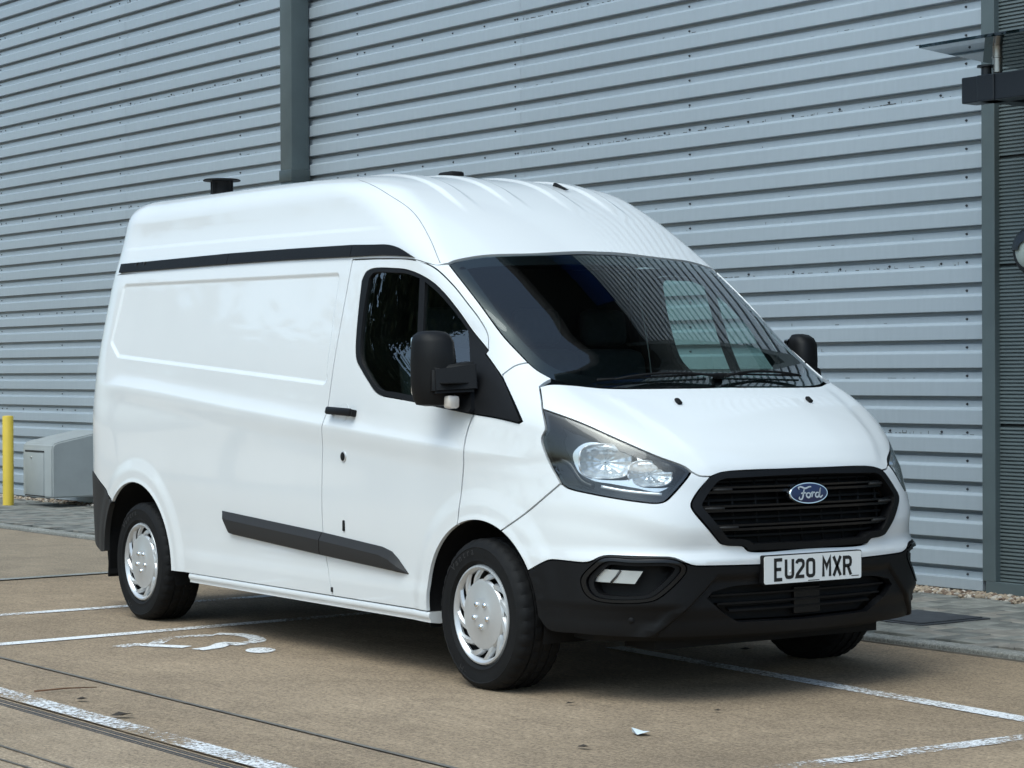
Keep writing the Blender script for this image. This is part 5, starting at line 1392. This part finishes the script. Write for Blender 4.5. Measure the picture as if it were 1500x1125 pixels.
vent = MB().lathe([(.115, -.015), (.110, .004), (.075, .016), (.060, .034), (.056, .105), (.060, .113)], 32, Matrix.Translation((vx, vy, vz)))
vent.lathe([(0, .117), (.105, .113), (.107, .118), (.098, .124), (0, .131)], 32, Matrix.Translation((vx, vy, vz)))
for a in range(4): vent.box((vx + .075 * math.cos(a * 1.57 + .4), vy + .075 * math.sin(a * 1.57 + .4), vz + .06), (.010, .010, .11), 0)
vent.build('roof_vent', M['trim_dark'], roof, autosmooth=40)

# ------------------------------------------------------------------ trees across the car park (seen only as reflections in the van)
M['bark'] = mat('bark', (.06, .05, .04), .9)
M['leaf'] = mat('leaf_green', (.035, .05, .022), .8, var=.4, vscale=.6)
def tree(x, y, h, seed, label):
    rs = random.Random(seed); t = empty('tree', (x, y, -.012)); tag(t, label, 'tree', 'trees across the car park')
    mb = MB(); tips = []
    def grow(p, d, L, r_, lev):
        q = p + d * L; m = (p + q) / 2 + Vector((rs.uniform(-1, 1), rs.uniform(-1, 1), 0)) * L * .06
        mb.tube([p, m, q], [r_, r_ * .82, r_ * .62], 6 if lev < 2 else 4, cap=False)
        if lev >= 3: tips.append(q)
        if lev < 5:
            for k in range(3 if lev < 4 else 2):
                a = rs.uniform(0, 6.28); e = rs.uniform(.35, .85)
                nd = (d + Vector((math.cos(a), math.sin(a), rs.uniform(-.1, .5))) * e).normalized(); grow(q - d * L * rs.uniform(0, .25), nd, L * rs.uniform(.6, .8), r_ * .6, lev + 1)
    grow(Vector((0, 0, 0)), Vector((0, 0, 1)), h * .24, h * .018, 0)
    mb.build('trunk', M['bark'], t)
    V = []; Fc = []
    for q in tips:
        for k in range(14):
            c_ = q + Vector((rs.gauss(0, 1), rs.gauss(0, 1), rs.gauss(0, 1))) * h * .040; s_ = h * rs.uniform(.007, .018)
            a = Vector((rs.uniform(-1, 1), rs.uniform(-1, 1), rs.uniform(-1, 1))).normalized(); b_ = a.orthogonal().normalized(); n_ = len(V)
            V += [c_ - a * s_, c_ - b_ * s_ * .6, c_ + a * s_, c_ + b_ * s_ * .6]; Fc.append((n_, n_ + 1, n_ + 2, n_ + 3))
    me = bpy.data.meshes.new('crown'); me.from_pydata([tuple(v) for v in V], [], Fc); link('crown', me, t, [M['leaf']])
TREES = [(-29.54, -12.01, 12.5, 'leafy tree at the rear end of the row across the car park'),
         (-24.87, -12.74, 9.3, 'leafy tree standing second from the rear end of the row across the car park'),
         (-22.03, -13.78, 11.2, 'leafy tree mirrored in the rear edge of the door glass'),
         (-18.51, -13.68, 10.4, 'broad leafy tree mirrored in the middle of the door glass'),
         (-23.14, -19.15, 15.1, 'tall leafy tree in the middle of the row across the car park'),
         (-17.42, -16.59, 12.8, 'leafy tree mirrored in the front quarter glass'),
         (-14.24, -15.53, 12.3, 'leafy tree fourth from the front end of the row across the car park'),
         (-17.22, -22.18, 15.4, 'leafy tree third from the front end of the row across the car park'),
         (-13.13, -20.19, 12.8, 'leafy tree second from the front end of the row across the car park'),
         (-12.86, -24.96, 14.6, 'leafy tree at the front end of the row across the car park')]
for i, (x, y, h, lb) in enumerate(TREES): tree(x, y, h, 11 + i, lb)
